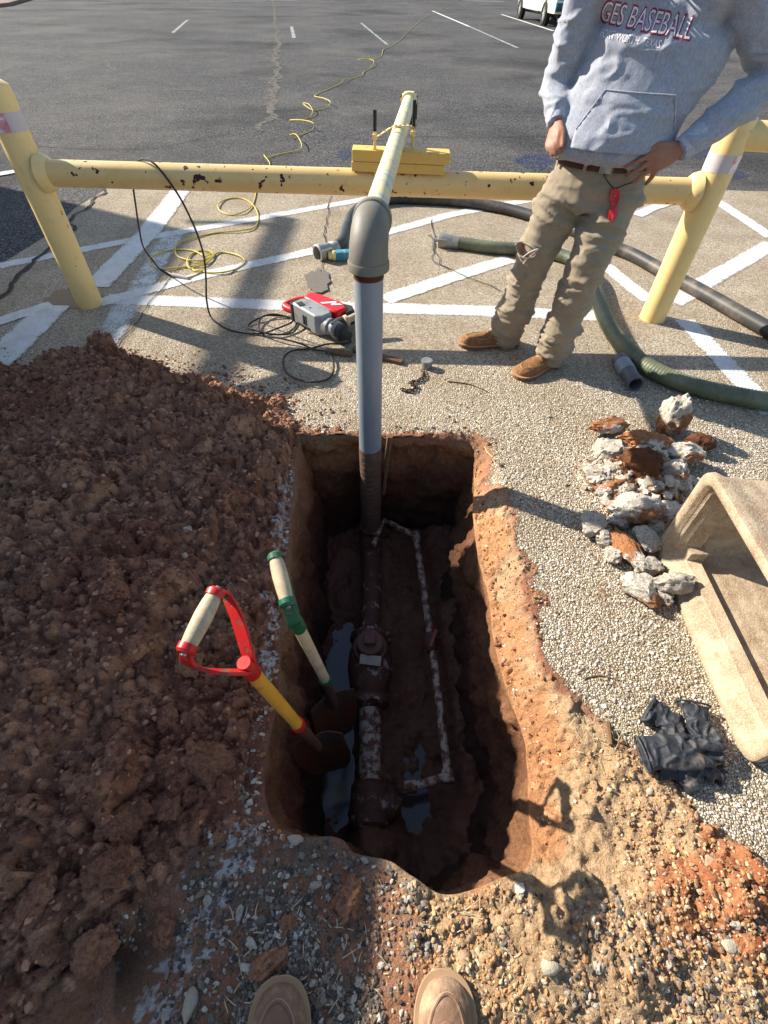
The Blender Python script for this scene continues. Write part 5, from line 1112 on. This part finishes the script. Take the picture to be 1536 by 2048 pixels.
def boot(par, heel, toe, upper, sole, scale=1.0, shaft=None, laces=True):
    h, t = Vector(heel), Vector(toe); d = t - h; L_ = d.length; x = d.normalized(); y = Vector((-x.y, x.x, 0)); z = Vector((0, 0, 1))
    T = Matrix.Translation(h) @ Matrix(((x.x, y.x, 0, 0), (x.y, y.y, 0, 0), (x.z, y.z, 1, 0), (0, 0, 0, 1))); sc = scale
    prof = [(0, .012, .03), (.01, .026, .075), (.04, .036, .10), (.09, .036, .098), (.14, .040, .082), (.19, .049, .066), (.23, .052, .058), (.265, .046, .052), (.29, .032, .044), (.302, .012, .03)]
    k = L_ / .302; V = []; F = []; seg = 26
    P = smooth_path([Vector(q) for q in prof], 4)
    for p in P:
        for j in range(seg):
            a = 2 * pi * j / seg; cz = sin(a); yy = (abs(cos(a)) ** .8) * (1 if cos(a) >= 0 else -1)
            V.append((p.x * k, p.y * sc * yy, .022 + (p.z * sc * 1.02 - .022) * max(cz, 0) ** .85 + .006 * min(cz, 0)))
    for i in range(len(P) - 1):
        for j in range(seg): a, b = i * seg + j, i * seg + (j + 1) % seg; F.append((a, b, b + seg, a + seg))
    F.append(tuple(range(seg))[::-1]); F.append(tuple((len(P) - 1) * seg + j for j in range(seg)))
    Va = np.array(V); nz_ = fbm(Va[:, 0] * 28, Va[:, 1] * 28, Va[:, 2] * 28 + L_ * 50, 4, 9, .6); Vm = Va.mean(0); dv = Va - Vm; dv /= np.linalg.norm(dv, axis=1)[:, None]; Va = Va + dv * (nz_ * (.0042 if laces else .0018))[:, None]; V = [tuple(q) for q in Va]
    MB(T).add(V, F).build('boot_upper', upper, par, ang=80)
    out = [(p.x * k, p.y * sc) for p in P]; n = len(out)
    def ring(grow, z0, z1, nm, mt, bev):
        xs = [q[0] for q in out]; cx = L_ / 2
        ol = [((q[0] - cx) * (1 + grow * .5) + cx, q[1] * (1 + grow)) for q in out] + [((q[0] - cx) * (1 + grow * .5) + cx, -q[1] * (1 + grow)) for q in out[::-1]]
        MB(T).prism(ol, z0, z1).build(nm, mt, par, ang=50, bev=bev)
    ring(.10, 0.0, .022, 'sole', sole, .003); ring(.17, .022, .029, 'welt', M_welt, .002)
    hz = lambda xx: np.interp(xx / k, [q[0] for q in prof], [q[2] for q in prof]) * sc * 1.02
    seam = []
    for a in np.linspace(-1, 1, 25):
        xx = (.275 - .105 * a * a) * k; yy = .036 * sc * sin(a * pi / 2) ; w_ = np.interp(xx / k, [q[0] for q in prof], [q[1] for q in prof]) * sc
        r_ = min(abs(yy) / w_, .999); seam.append((xx, yy, .022 + (hz(xx) - .022) * (1 - r_ ** 2.4) ** .5 + .001))
    MB(T).tube(seam, .0034, 6).build('toe_seam', upper, par)
    MB(T).tube([(q[0] + (q[0] - .17 * k) * .03, q[1] * 1.10, q[2] - .001) for q in seam], .0012, 5).build('stitching', M_thread, par)
    if laces:
        for q in (.13, .148, .166): MB(T).tube([(q * k, -.024 * sc, hz(q * k) * .86), (q * k + .004, 0, hz(q * k) + .003), (q * k, .024 * sc, hz(q * k) * .86)], .0028, 6, sub=3).build('lace', M_thread, par)
    MB(T).lathe((.065 * k, 0, .06), (-.1, 0, 1), [(0, .040 * sc), (.05, .040 * sc), (.085, .044 * sc), (.09, .040 * sc), (.085, .034 * sc)], 22).build('boot_collar', upper, par)

# ---- the man by the barrier
man = thing('person', 'man in grey lettered hoodie, khaki trousers and muddy shoes, one hand on his hip', 'person', (.85, 2.7, 0))
fdir = Vector((-.35, -.94, 0)).normalized(); lat = Vector((.94, -.35, 0)).normalized(); up = Vector((0, 0, 1))
hipc = Vector((.975, 2.72, .98)); chest = Vector((1.07, 2.72, 1.37)); neckb = Vector((1.09, 2.74, 1.53)); headc = Vector((1.075, 2.68, 1.70))
toeA, heelA = at(920, 690), at(1034, 690); toeB, heelB = at(1032, 757), at(1116, 722)
ankA = heelA.lerp(toeA, .24) + up * .10; ankB = heelB.lerp(toeB, .24) + up * .10
kneeA = aty(1080, 492, 2.74); kneeB = aty(1178, 520, 2.60)
hA = hipc - lat * .105 - up * .06; hB = hipc + lat * .105 - up * .06
shA = aty(1200, -70, 2.80); shB = aty(1478, -60, 2.60)
elA, wrA = aty(1118, 165, 2.88), aty(1114, 244, 2.72); elB, wrB = aty(1560, 150, 2.62), aty(1362, 298, 2.50)
tipsB = [aty(1250, 334, 2.515), aty(1256, 352, 2.52), aty(1268, 364, 2.52), aty(1292, 368, 2.52)]; palmB = aty(1312, 322, 2.485)
palmA = aty(1106, 278, 2.66); tipsA = [aty(1120, 304, 2.61), aty(1112, 311, 2.61), aty(1104, 311, 2.62), aty(1097, 303, 2.64)]
body = MB()
loft_into(body, [(hipc - up * .12, lat * .15, fdir * .10), (hipc, lat * .16, fdir * .11), (hipc.lerp(chest, .5), lat * .15, fdir * .10), (chest, lat * .16, fdir * .09), (chest + up * .09, lat * .15, fdir * .07), (neckb - up * .01, lat * .07, fdir * .06)], 20)
limb(body, [neckb - up * .06, neckb + up * .03, headc - up * .07], [.065, .058, .058])
head(body, headc, fdir)
for s_, e_, w_ in ((shA, elA, wrA), (shB, elB, wrB)): limb(body, [s_, s_.lerp(e_, .5), e_, e_.lerp(w_, .5), w_], [.055, .048, .040, .038, .027])
limb(body, [chest + up * .07 + fdir * -.02, shA], [.05, .045]); limb(body, [chest + up * .07 + fdir * -.02, shB], [.05, .045])
for h_, k_, a_ in ((hA, kneeA, ankA), (hB, kneeB, ankB)): limb(body, [h_, h_.lerp(k_, .5), k_, k_.lerp(a_, .4), a_], [.08, .072, .056, .055, .036])
hand(body, wrB, palmB, fdir, tipsB, aty(1300, 296, 2.50), 1.05); hand(body, wrA, palmA, fdir - lat * .6, tipsA, aty(1125, 292, 2.60), 1.0)
remeshed('body', body, .0055, M_skin, man, None, 2)
eyes(man, headc, fdir)
hr = MB(); loft_into(hr, [(headc + up * .0 - fdir * .035, lat * .076, fdir * .070), (headc + up * .06 - fdir * .022, lat * .082, fdir * .086), (headc + up * .10 - fdir * .012, lat * .066, fdir * .082), (headc + up * .124 - fdir * .01, lat * .03, fdir * .04)], 22)
remeshed('hair', hr, .007, M_hair, man, lambda c, n: .004 * fbm(c[:, 0] * 60, c[:, 1] * 60, c[:, 2] * 30, 3, 3))
tr = MB()
loft_into(tr, [(hipc - up * .14, lat * .205, fdir * .135), (hipc - up * .06, lat * .215, fdir * .150), (hipc + up * .0, lat * .205, fdir * .145), (hipc + up * .045, lat * .196, fdir * .138)], 24)
for h_, k_, a_, o_ in ((hA, kneeA, ankA, Vector((0, 0, 0))), (hB, kneeB, ankB, Vector((0, 0, 0)))):
    limb(tr, [h_ - up * .02, h_.lerp(k_, .4), h_.lerp(k_, .8), k_, k_.lerp(a_, .35), k_.lerp(a_, .7), a_ + up * .01, a_ - up * .03], [.128, .118, .106, .102, .098, .096, .090, .086], 22)
def trouser_disp(c, n):
    x, y, z = c.T; low = sm(.55, .15, z); kn = np.exp(-((z - .52) / .10) ** 2); cr_ = np.exp(-((z - .84) / .10) ** 2)
    f1 = ridge(x * 5 + z * 3, y * 5, z * 15, 11, 2) ; f2 = ridge(x * 9 - z * 6, y * 9, z * 24, 23, 2); f3 = ridge(x * 4 + z * 9, y * 4, z * 6, 31, 2)
    return .012 * low * f1 + .008 * low * f2 + .012 * kn * f1 + .013 * cr_ * f3 + .011 * f3 + .005 * f2 + .004 * f1 - .007
remeshed('trousers', tr, .0075, M_khaki, man, trouser_disp, 3)
MB().add(*(lambda P: ([p + up * h for h in (0, .036) for p in P], [(i, (i + 1) % 40, 40 + (i + 1) % 40, 40 + i) for i in range(40)]))([hipc + up * .030 + lat * .206 * cos(2 * pi * k / 40) + fdir * .148 * sin(2 * pi * k / 40) for k in range(40)])).build('belt', M_belt, man)
for a in (.25, .9, 1.3, 1.85, 2.7):
    p = hipc + up * .046 + lat * .209 * cos(a) + fdir * .151 * sin(a); MB().box(p, (.014, .004, .052), R=Matrix.Rotation(math.atan2(-(lat * .2 * -sin(a) + fdir * .15 * cos(a)).x, (lat * .2 * -sin(a) + fdir * .15 * cos(a)).y) + pi / 2, 3, 'Z')).build('belt_loop', M_khaki, man)
MB().box(hipc + up * .048 + fdir * .156 + lat * .03, (.05, .008, .038), R=Matrix.Rotation(math.atan2(lat.y, lat.x), 3, 'Z'), bev=.003).build('buckle', M_bright, man)
boot(man, heelA, toeA, M_boot, M_sole, 1.22); boot(man, heelB, toeB, M_boot, M_sole, 1.22)
# hoodie
ho = MB()
hem = hipc + up * .055 + lat * .0
loft_into(ho, [(hem - up * .005 + fdir * .012, lat * .225, fdir * .170), (hem + up * .025 + fdir * .02, lat * .245, fdir * .190), (hem + up * .09 + fdir * .02 + lat * .01, lat * .262, fdir * .190), (hem + up * .19 + lat * .04, lat * .262, fdir * .172), (chest - up * .02, lat * .275, fdir * .165), (chest + up * .08, lat * .250, fdir * .145), (neckb - up * .03, lat * .15, fdir * .10), (neckb + up * .02, lat * .085, fdir * .085)], 30)
limb(ho, [chest + up * .08 - lat * .1, shA, shA.lerp(elA, .5), elA, elA.lerp(wrA, .6), wrA.lerp(elA, .12)], [.085, .085, .082, .074, .062, .048], 20)
limb(ho, [chest + up * .08 + lat * .1, shB, shB.lerp(elB, .5), elB, elB.lerp(wrB, .35), elB.lerp(wrB, .7), wrB.lerp(elB, .08)], [.085, .088, .086, .080, .074, .064, .050], 20)
limb(ho, [neckb + lat * .08 - fdir * .02 + up * .02, neckb + lat * .07 - fdir * .09 + up * .03, neckb - fdir * .12 + up * .03, neckb - lat * .07 - fdir * .09 + up * .03, neckb - lat * .08 - fdir * .02 + up * .02, neckb - lat * .05 + fdir * .06 - up * .01, neckb + fdir * .08 - up * .02, neckb + lat * .05 + fdir * .06 - up * .01, neckb + lat * .08 - fdir * .02 + up * .02], [.036] * 9, 14)
def hood_disp(c, n):
    x, y, z = c.T; u = x * lat.x + y * lat.y; side = sm(.85, 1.15, u - .0)
    f1 = ridge(u * 4 + z * 9, y * 3, z * 5 - u * 5, 51, 2); f2 = ridge(u * 6 - z * 4, y * 5, z * 11, 57, 2); arm = np.clip(np.abs((c - np.array(chest)) @ np.array(lat)) - .26, 0, .1) * 10
    blouse = np.exp(-((z - 1.08) / .05) ** 2)
    return .015 * f1 * (.5 + .5 * side) + .009 * f2 + .010 * arm * ridge(x * 7, y * 7, z * 16, 61, 2) + .006 * blouse * ridge(u * 12, y * 9, z * 3, 67, 2) - .008
hood = remeshed('hoodie', ho, .0075, M_hood, man, hood_disp, 4)
M_rib = cloth('ribbed_cuff_fleece', srgb(182, 184, 194), srgb(164, 168, 180), 300, None, True)
HV = [Vector(v.co) + man.location for v in hood.data.vertices]; bvh = BVHTree.FromPolygons(HV, [tuple(p.vertices) for p in hood.data.polygons])
def onto(u, v, off=.003, org=None):
    "point of the hoodie's front, u metres sideways and v up from the chest"
    o_ = (org or chest) + lat * u + up * v + fdir * .6; h_ = bvh.ray_cast(o_, -fdir)
    return (h_[0] + fdir * off) if h_[0] is not None else ((org or chest) + lat * u + up * v + fdir * (.16 + off))
def patch(name, outline, off, mat, n=26, th=.006):
    us = [p[0] for p in outline]; vs = [p[1] for p in outline]; V = []; F = []; idx_ = {}
    gu = np.linspace(min(us), max(us), n); gv = np.linspace(min(vs), max(vs), n)
    A, B = np.meshgrid(gu, gv); ins = seg_dist(A, B, outline) < 0.002
    for j in range(n):
        for i in range(n):
            if ins[j, i]: idx_[(i, j)] = len(V); V.append(onto(gu[i], gv[j], off))
    for j in range(n - 1):
        for i in range(n - 1):
            q_ = [(i, j), (i + 1, j), (i + 1, j + 1), (i, j + 1)]
            if all(k in idx_ for k in q_): F.append(tuple(idx_[k] for k in q_))
    o = MB().add(V, F).build(name, mat, man); s_ = o.modifiers.new('thick', 'SOLIDIFY'); s_.thickness = th; s_.offset = 1; return o
pk = [(-.225, -.275), (-.225, -.215), (-.150, -.085), (.120, -.085), (.165, -.200), (.165, -.275)]
patch('front_pocket', pk, .009, M_hood, 34, .005)
for sgm in ([pk[1], pk[2]], [pk[2], pk[3]], [pk[3], pk[4]]):
    MB().tube([onto(sgm[0][0] + (sgm[1][0] - sgm[0][0]) * t, sgm[0][1] + (sgm[1][1] - sgm[0][1]) * t, .016) for t in np.linspace(0, 1, 14)], .0028, 6).build('pocket_seam', M_rib, man)
def ring_on(c0, c1, r0, r1, name):
    c0, c1 = Vector(c0), Vector(c1); MB().lathe(c0, c1 - c0, [(0, r0), (.010, r0 + .004), ((c1 - c0).length - .008, r1 + .003), ((c1 - c0).length, r1), ((c1 - c0).length - .004, r1 - .008)], 26, False).build(name, M_rib, man)
ring_on(wrA.lerp(elA, .34), wrA.lerp(elA, -.02), .046, .037, 'cuff'); ring_on(wrB.lerp(elB, .22), wrB.lerp(elB, -.02), .048, .042, 'cuff')
# lettering on the chest
M_let = simple('maroon_print', srgb(150, 52, 72), srgb(128, 40, 58), 60, .8); M_letw = simple('pale_print', srgb(226, 216, 216), srgb(208, 200, 204), 80, .8, dirt=srgb(170, 60, 80), dirt_scale=40, dirt_lo=.6, dirt_hi=.66)
def lettering(txt, u0, v0, h, w, mat, name, off, bold=0.0, slope=0.0, shear=.15):
    cu_ = bpy.data.curves.new('t', 'FONT'); cu_.body = txt; cu_.size = 1; cu_.offset = bold; cu_.shear = shear; cu_.resolution_u = 3; cu_.space_character = 1.0
    to = bpy.data.objects.new('t', cu_); COL.objects.link(to); dg = bpy.context.evaluated_depsgraph_get(); me = bpy.data.meshes.new_from_object(to.evaluated_get(dg)); bpy.data.objects.remove(to)
    bm = bmesh.new(); bm.from_mesh(me)
    bmesh.ops.triangulate(bm, faces=bm.faces[:])
    for _ in range(2):
        bmesh.ops.subdivide_edges(bm, edges=[e for e in bm.edges if e.calc_length() > .10], cuts=1, use_grid_fill=False); bmesh.ops.triangulate(bm, faces=bm.faces[:])
    xs = [v.co.x for v in bm.verts]; ys = [v.co.y for v in bm.verts]; x0_, x1_, y0_, y1_ = min(xs), max(xs), min(ys), max(ys)
    V = [onto(u0 + (v.co.x - x0_) / (x1_ - x0_) * w, v0 + (v.co.y - y0_) / (y1_ - y0_) * h + slope * (v.co.x - x0_) / (x1_ - x0_), off) for v in bm.verts]
    bm.verts.index_update(); F = [tuple(v.index for v in f.verts) for f in bm.faces]; bm.free(); MB().add(V, F).build(name, mat, man, smooth=False)
lettering('GES BASEBALL', -.250, .098, .068, .355, M_let, 'lettering', .0022, .030, -.035)
lettering('GES BASEBALL', -.244, .104, .056, .343, M_letw, 'lettering', .0036, -.004, -.035)
lettering('FORT WORTH, TEXAS', -.230, .058, .026, .235, M_letw, 'lettering', .003, .004, -.020)
for cu0_, rad_ in ((-.115, .048), (-.115, .030), (.01, .036)):
    MB().tube([onto(cu0_ - .02 + rad_ * 1.1 * cos(a), .218 + rad_ * sin(a), .003) for a in np.linspace(0, 2 * pi, 30)], .0035, 5).build('emblem', M_let, man)
# torn knee
tv = BVHTree.FromPolygons([Vector(v.co) + man.location for v in man.children[[c.name.split('.')[0] for c in man.children].index('trousers')].data.vertices], [tuple(p.vertices) for p in man.children[[c.name.split('.')[0] for c in man.children].index('trousers')].data.polygons])
def on_tr(px, py, off):
    d = (aty(px, py, 2.6) - Vector((0, 0, CAM_H))).normalized(); h_ = tv.ray_cast(Vector((0, 0, CAM_H)), d); return h_[0] - d * off if h_[0] is not None else aty(px, py, 2.7)
kp = [(1032, 488), (1046, 485), (1062, 492), (1074, 503), (1068, 514), (1052, 517), (1040, 508)]
P = [on_tr(x, y, .003) for x, y in kp]; MB().add(P, [tuple(range(len(P)))]).build('torn_knee', M_skin, man, smooth=False)
P = [on_tr(x, y, .006) for x, y in kp + [kp[0]]]; MB().tube(P, .006, 6, sub=3).build('frayed_edge', M_khaki, man)
MB().tube([on_tr(x, y, .012) for x, y in ((1046, 514), (1060, 504), (1076, 498), (1068, 506), (1052, 520), (1046, 528))], .0022, 5, sub=3).build('loose_thread', M_logo, man)
kn = thing('folding_knife', 'red folding knife hanging from a loop of cord below the belt of the man', 'knife', tuple(on_tr(1228, 400, .02)))
P = [on_tr(x, y, .016) for x, y in ((1232, 376), (1240, 384), (1238, 400), (1233, 414), (1236, 430), (1224, 444), (1216, 440), (1218, 424), (1222, 410), (1219, 396), (1222, 380))]
cpt = sum(P, Vector((0, 0, 0))) / len(P); dcam = (Vector((0, 0, CAM_H)) - cpt).normalized()
V = [p + dcam * o_ for o_ in (-.008, .008) for p in P]; n = len(P); F = [tuple(range(n, 2 * n)), tuple(range(n - 1, -1, -1))] + [(i, (i + 1) % n, n + (i + 1) % n, n + i) for i in range(n)]
MB().add(V, F).build('handle', simple('red_knife', srgb(196, 40, 40), srgb(170, 30, 32), 20, .4), kn, smooth=False, bev=.002)
MB().tube([on_tr(x, y, .012) for x, y in ((1206, 318), (1206, 340), (1212, 358), (1228, 378))], .0022, 6, sub=4).build('cord_loop', M_black, kn); MB().tube([on_tr(x, y, .012) for x, y in ((1230, 378), (1250, 370), (1276, 360), (1290, 345))], .0022, 6, sub=4).build('cord_loop', M_black, kn)
for x, y in ((1230, 392), (1226, 408), (1226, 428)): p = on_tr(x, y, .026); MB().lathe(p, dcam, [(0, .003), (.002, .002)], 8).build('rivet', M_bright, kn)

# ---- the photographer, seen only by the two toe caps
ph = thing('person', 'photographer seen only by two dusty slip-on work shoes at the bottom edge', 'person', (0, -.35, 0))
tL, tR = at(560, 1966, .03), at(893, 1953, .03); tL.z = tR.z = zat(-.22, -.1) + .004
hL, hR = tL + Vector((.035, -.31, 0)), tR + Vector((-.03, -.31, 0))
boot(ph, hL, tL, M_bootg, M_sole, 1.18, laces=False); boot(ph, hR, tR, M_bootg, M_sole, 1.18, laces=False)
M_gore = simple('brown_elastic', srgb(110, 72, 60), srgb(92, 60, 50), 90, .9)
for h_, t_ in ((hL, tL), (hR, tR)):
    x = (t_ - h_).normalized(); y = Vector((-x.y, x.x, 0))
    p = h_ + x * .165
    loft = MB(); loft_into(loft, [(p - x * .06 + up * .070, y * .034, up * .030), (p + up * .056, y * .034, up * .030), (p + x * .045 + up * .048, y * .028, up * .024), (p + x * .068 + up * .044, y * .014, up * .016)], 20); loft.build('elastic_panel', M_gore, ph)
    MB().tube([p + x * (.075 - .10 * a * a) + y * .039 * sin(a * pi / 2) + up * (.074 - .012 * abs(a) ** 3 + (.012 if abs(a) < .6 else .006)) for a in np.linspace(-1, 1, 17)], .0045, 8).build('panel_edge', M_bootg, ph)
hp = Vector((0, -.40, .93)); chp_ = Vector((0, -.38, 1.32)); nb = Vector((0, -.36, 1.48)); hc = Vector((0, -.27, 1.66)); X_ = Vector((1, 0, 0)); Y_ = Vector((0, 1, 0))
b2 = MB(); loft_into(b2, [(hp - up * .1, X_ * .15, Y_ * .1), (hp, X_ * .16, Y_ * .11), (chp_, X_ * .18, Y_ * .11), (nb, X_ * .07, Y_ * .06)], 20)
limb(b2, [nb - up * .06, nb + up * .02, hc - up * .08], [.065, .058, .058]); head(b2, hc, Vector((0, 1, -.3)))
for sg, an in ((-1, hL.lerp(tL, .24)), (1, hR.lerp(tR, .24))):
    limb(b2, [hp + X_ * sg * .09, Vector((sg * .12, -.36, .5)), an + up * .1], [.08, .056, .038])
    sh, el, wr = Vector((sg * .19, -.37, 1.40)), Vector((sg * .27, -.30, 1.14)), Vector((sg * .12, -.13, 1.44))
    limb(b2, [sh, sh.lerp(el, .5), el, el.lerp(wr, .5), wr], [.055, .048, .04, .038, .027])
    pe = Vector((sg * .095, -.085, 1.50)); hand(b2, wr, pe, Vector((sg, .2, -.2)), [Vector((sg * (.055 + .006 * k), -.045 - .012 * k, 1.535 - .018 * k)) for k in range(4)], Vector((sg * .06, -.11, 1.53)), .95)
remeshed('body', b2, .007, M_skin, ph, None, 2)
t2 = MB(); loft_into(t2, [(hp - up * .12, X_ * .19, Y_ * .13), (hp, X_ * .195, Y_ * .14), (hp + up * .06, X_ * .18, Y_ * .125)], 22)
for sg, an in ((-1, hL.lerp(tL, .24)), (1, hR.lerp(tR, .24))): limb(t2, [hp + X_ * sg * .09 - up * .05, Vector((sg * .115, -.38, .7)), Vector((sg * .12, -.37, .5)), an + up * .14, an + up * .08], [.11, .10, .085, .078, .074], 20)
remeshed('trousers', t2, .009, M_jean, ph, lambda c, n: .008 * ridge(c[:, 0] * 6, c[:, 1] * 6, c[:, 2] * 16, 11, 2) - .004)
j2 = MB(); loft_into(j2, [(hp + up * .0, X_ * .21, Y_ * .15), (hp + up * .1, X_ * .21, Y_ * .15), (chp_, X_ * .225, Y_ * .14), (chp_ + up * .1, X_ * .19, Y_ * .11), (nb + up * .02, X_ * .075, Y_ * .075)], 24)
for sg in (-1, 1):
    sh, el, wr = Vector((sg * .19, -.37, 1.40)), Vector((sg * .27, -.30, 1.14)), Vector((sg * .12, -.13, 1.44)); limb(j2, [Vector((sg * .1, -.37, 1.40)), sh, sh.lerp(el, .5), el, el.lerp(wr, .5), wr.lerp(el, .1)], [.08, .078, .07, .062, .055, .042], 18)
remeshed('jacket', j2, .009, M_jacket, ph, lambda c, n: .006 * ridge(c[:, 0] * 7, c[:, 1] * 7, c[:, 2] * 14, 19, 2) - .003)
h2 = MB(); loft_into(h2, [(hc - Y_ * .04, X_ * .076, Y_ * .07), (hc + up * .06 - Y_ * .03, X_ * .082, Y_ * .085), (hc + up * .12 - Y_ * .02, X_ * .04, Y_ * .05)], 20); remeshed('hair', h2, .008, M_hair, ph)

# ---- the black gloves
M_glove = Mat('black_coated_glove', .55, 0, .4); m = M_glove; m.col(m.mix(m.ramp(m.noise(14, 5, .7), [(.55, 0.0), (.75, .5)]), m.mix(m.noise(8, 4), srgb(34, 37, 42), srgb(52, 55, 60)), srgb(116, 96, 76))); m.bump(m.noise(45, 5, .65), .004); m.bump(m.noise(500, 2), .0005); M_glove = m.m
def glove(pix_w, pix_p, tips, thumb, z0, label, wide=1.0):
    g = MB(); w = at(*pix_w, z0); p = at(*pix_p, z0 + .004); d = (p - w).normalized(); l = Vector((-d.y, d.x, 0)); cuff = w - d * .05
    loft_into(g, [(cuff, l * .055, up * .020), (w, l * .046 * wide, up * .018), (w.lerp(p, .5), l * .052 * wide, up * .020), (p, l * .050 * wide, up * .015)], 20, 4)
    for k, t in enumerate(tips):
        b = p + l * (.036 - .024 * k) * (1 if (at(*tips[0], 0) - at(*tips[3], 0)).dot(l) > 0 else -1) * wide; t = at(*t, z0 * (.9 - .05 * k)); t.z = max(t.z, .014); limb(g, [b - d * .02, b, b.lerp(t, .5) + up * .012 * ((k % 2) * 2 - 1), t], [.014, .0155, .0145, .0125], 12, 3)
    limb(g, [w.lerp(p, .3), at(*thumb, z0)], [.018, .014], 12, 3)
    def dp(c, n):
        x, y, z = c.T; return .010 * ridge(x * 14 + y * 6, y * 14, z * 8, 5, 2) + .006 * ridge(x * 28, y * 30 - x * 9, z * 20, 9, 2) - .004
    o = remeshed('work_glove', g, .0035, M_glove, None, dp, 3); c0_ = np.array(w); o.location = c0_
    for v in o.data.vertices: v.co -= Vector(c0_)
    ri = MB(); pts = [cuff - d * .002 + l * .052 * cos(a) + up * .018 * sin(a) + up * .004 for a in np.linspace(0, 2 * pi, 26)]; ri.tube(pts, .0035, 6).build('cuff_edge', M_glove, o)
    tag(o, label, 'glove', 'crumpled black gloves'); return o
glove((1318, 1506), (1378, 1500), [(1436, 1478), (1440, 1496), (1436, 1512), (1420, 1528)], (1392, 1478), .050, 'black work glove on top of the pile with its open cuff to the left')
glove((1330, 1438), (1352, 1452), [(1372, 1470), (1366, 1478), (1350, 1482), (1340, 1476)], (1328, 1470), .024, 'folded black glove at the upper left of the little pile, white mark on it', .8)
glove((1395, 1440), (1402, 1464), [(1432, 1490), (1422, 1496), (1408, 1498), (1396, 1496)], (1425, 1470), .030, 'black glove sticking up behind the top glove, nearest the meter box', .8)
glove((1352, 1535), (1390, 1545), [(1448, 1540), (1442, 1556), (1420, 1560), (1376, 1578)], (1360, 1560), .018, 'black glove lying flattest, underneath and in front of the others', .9)
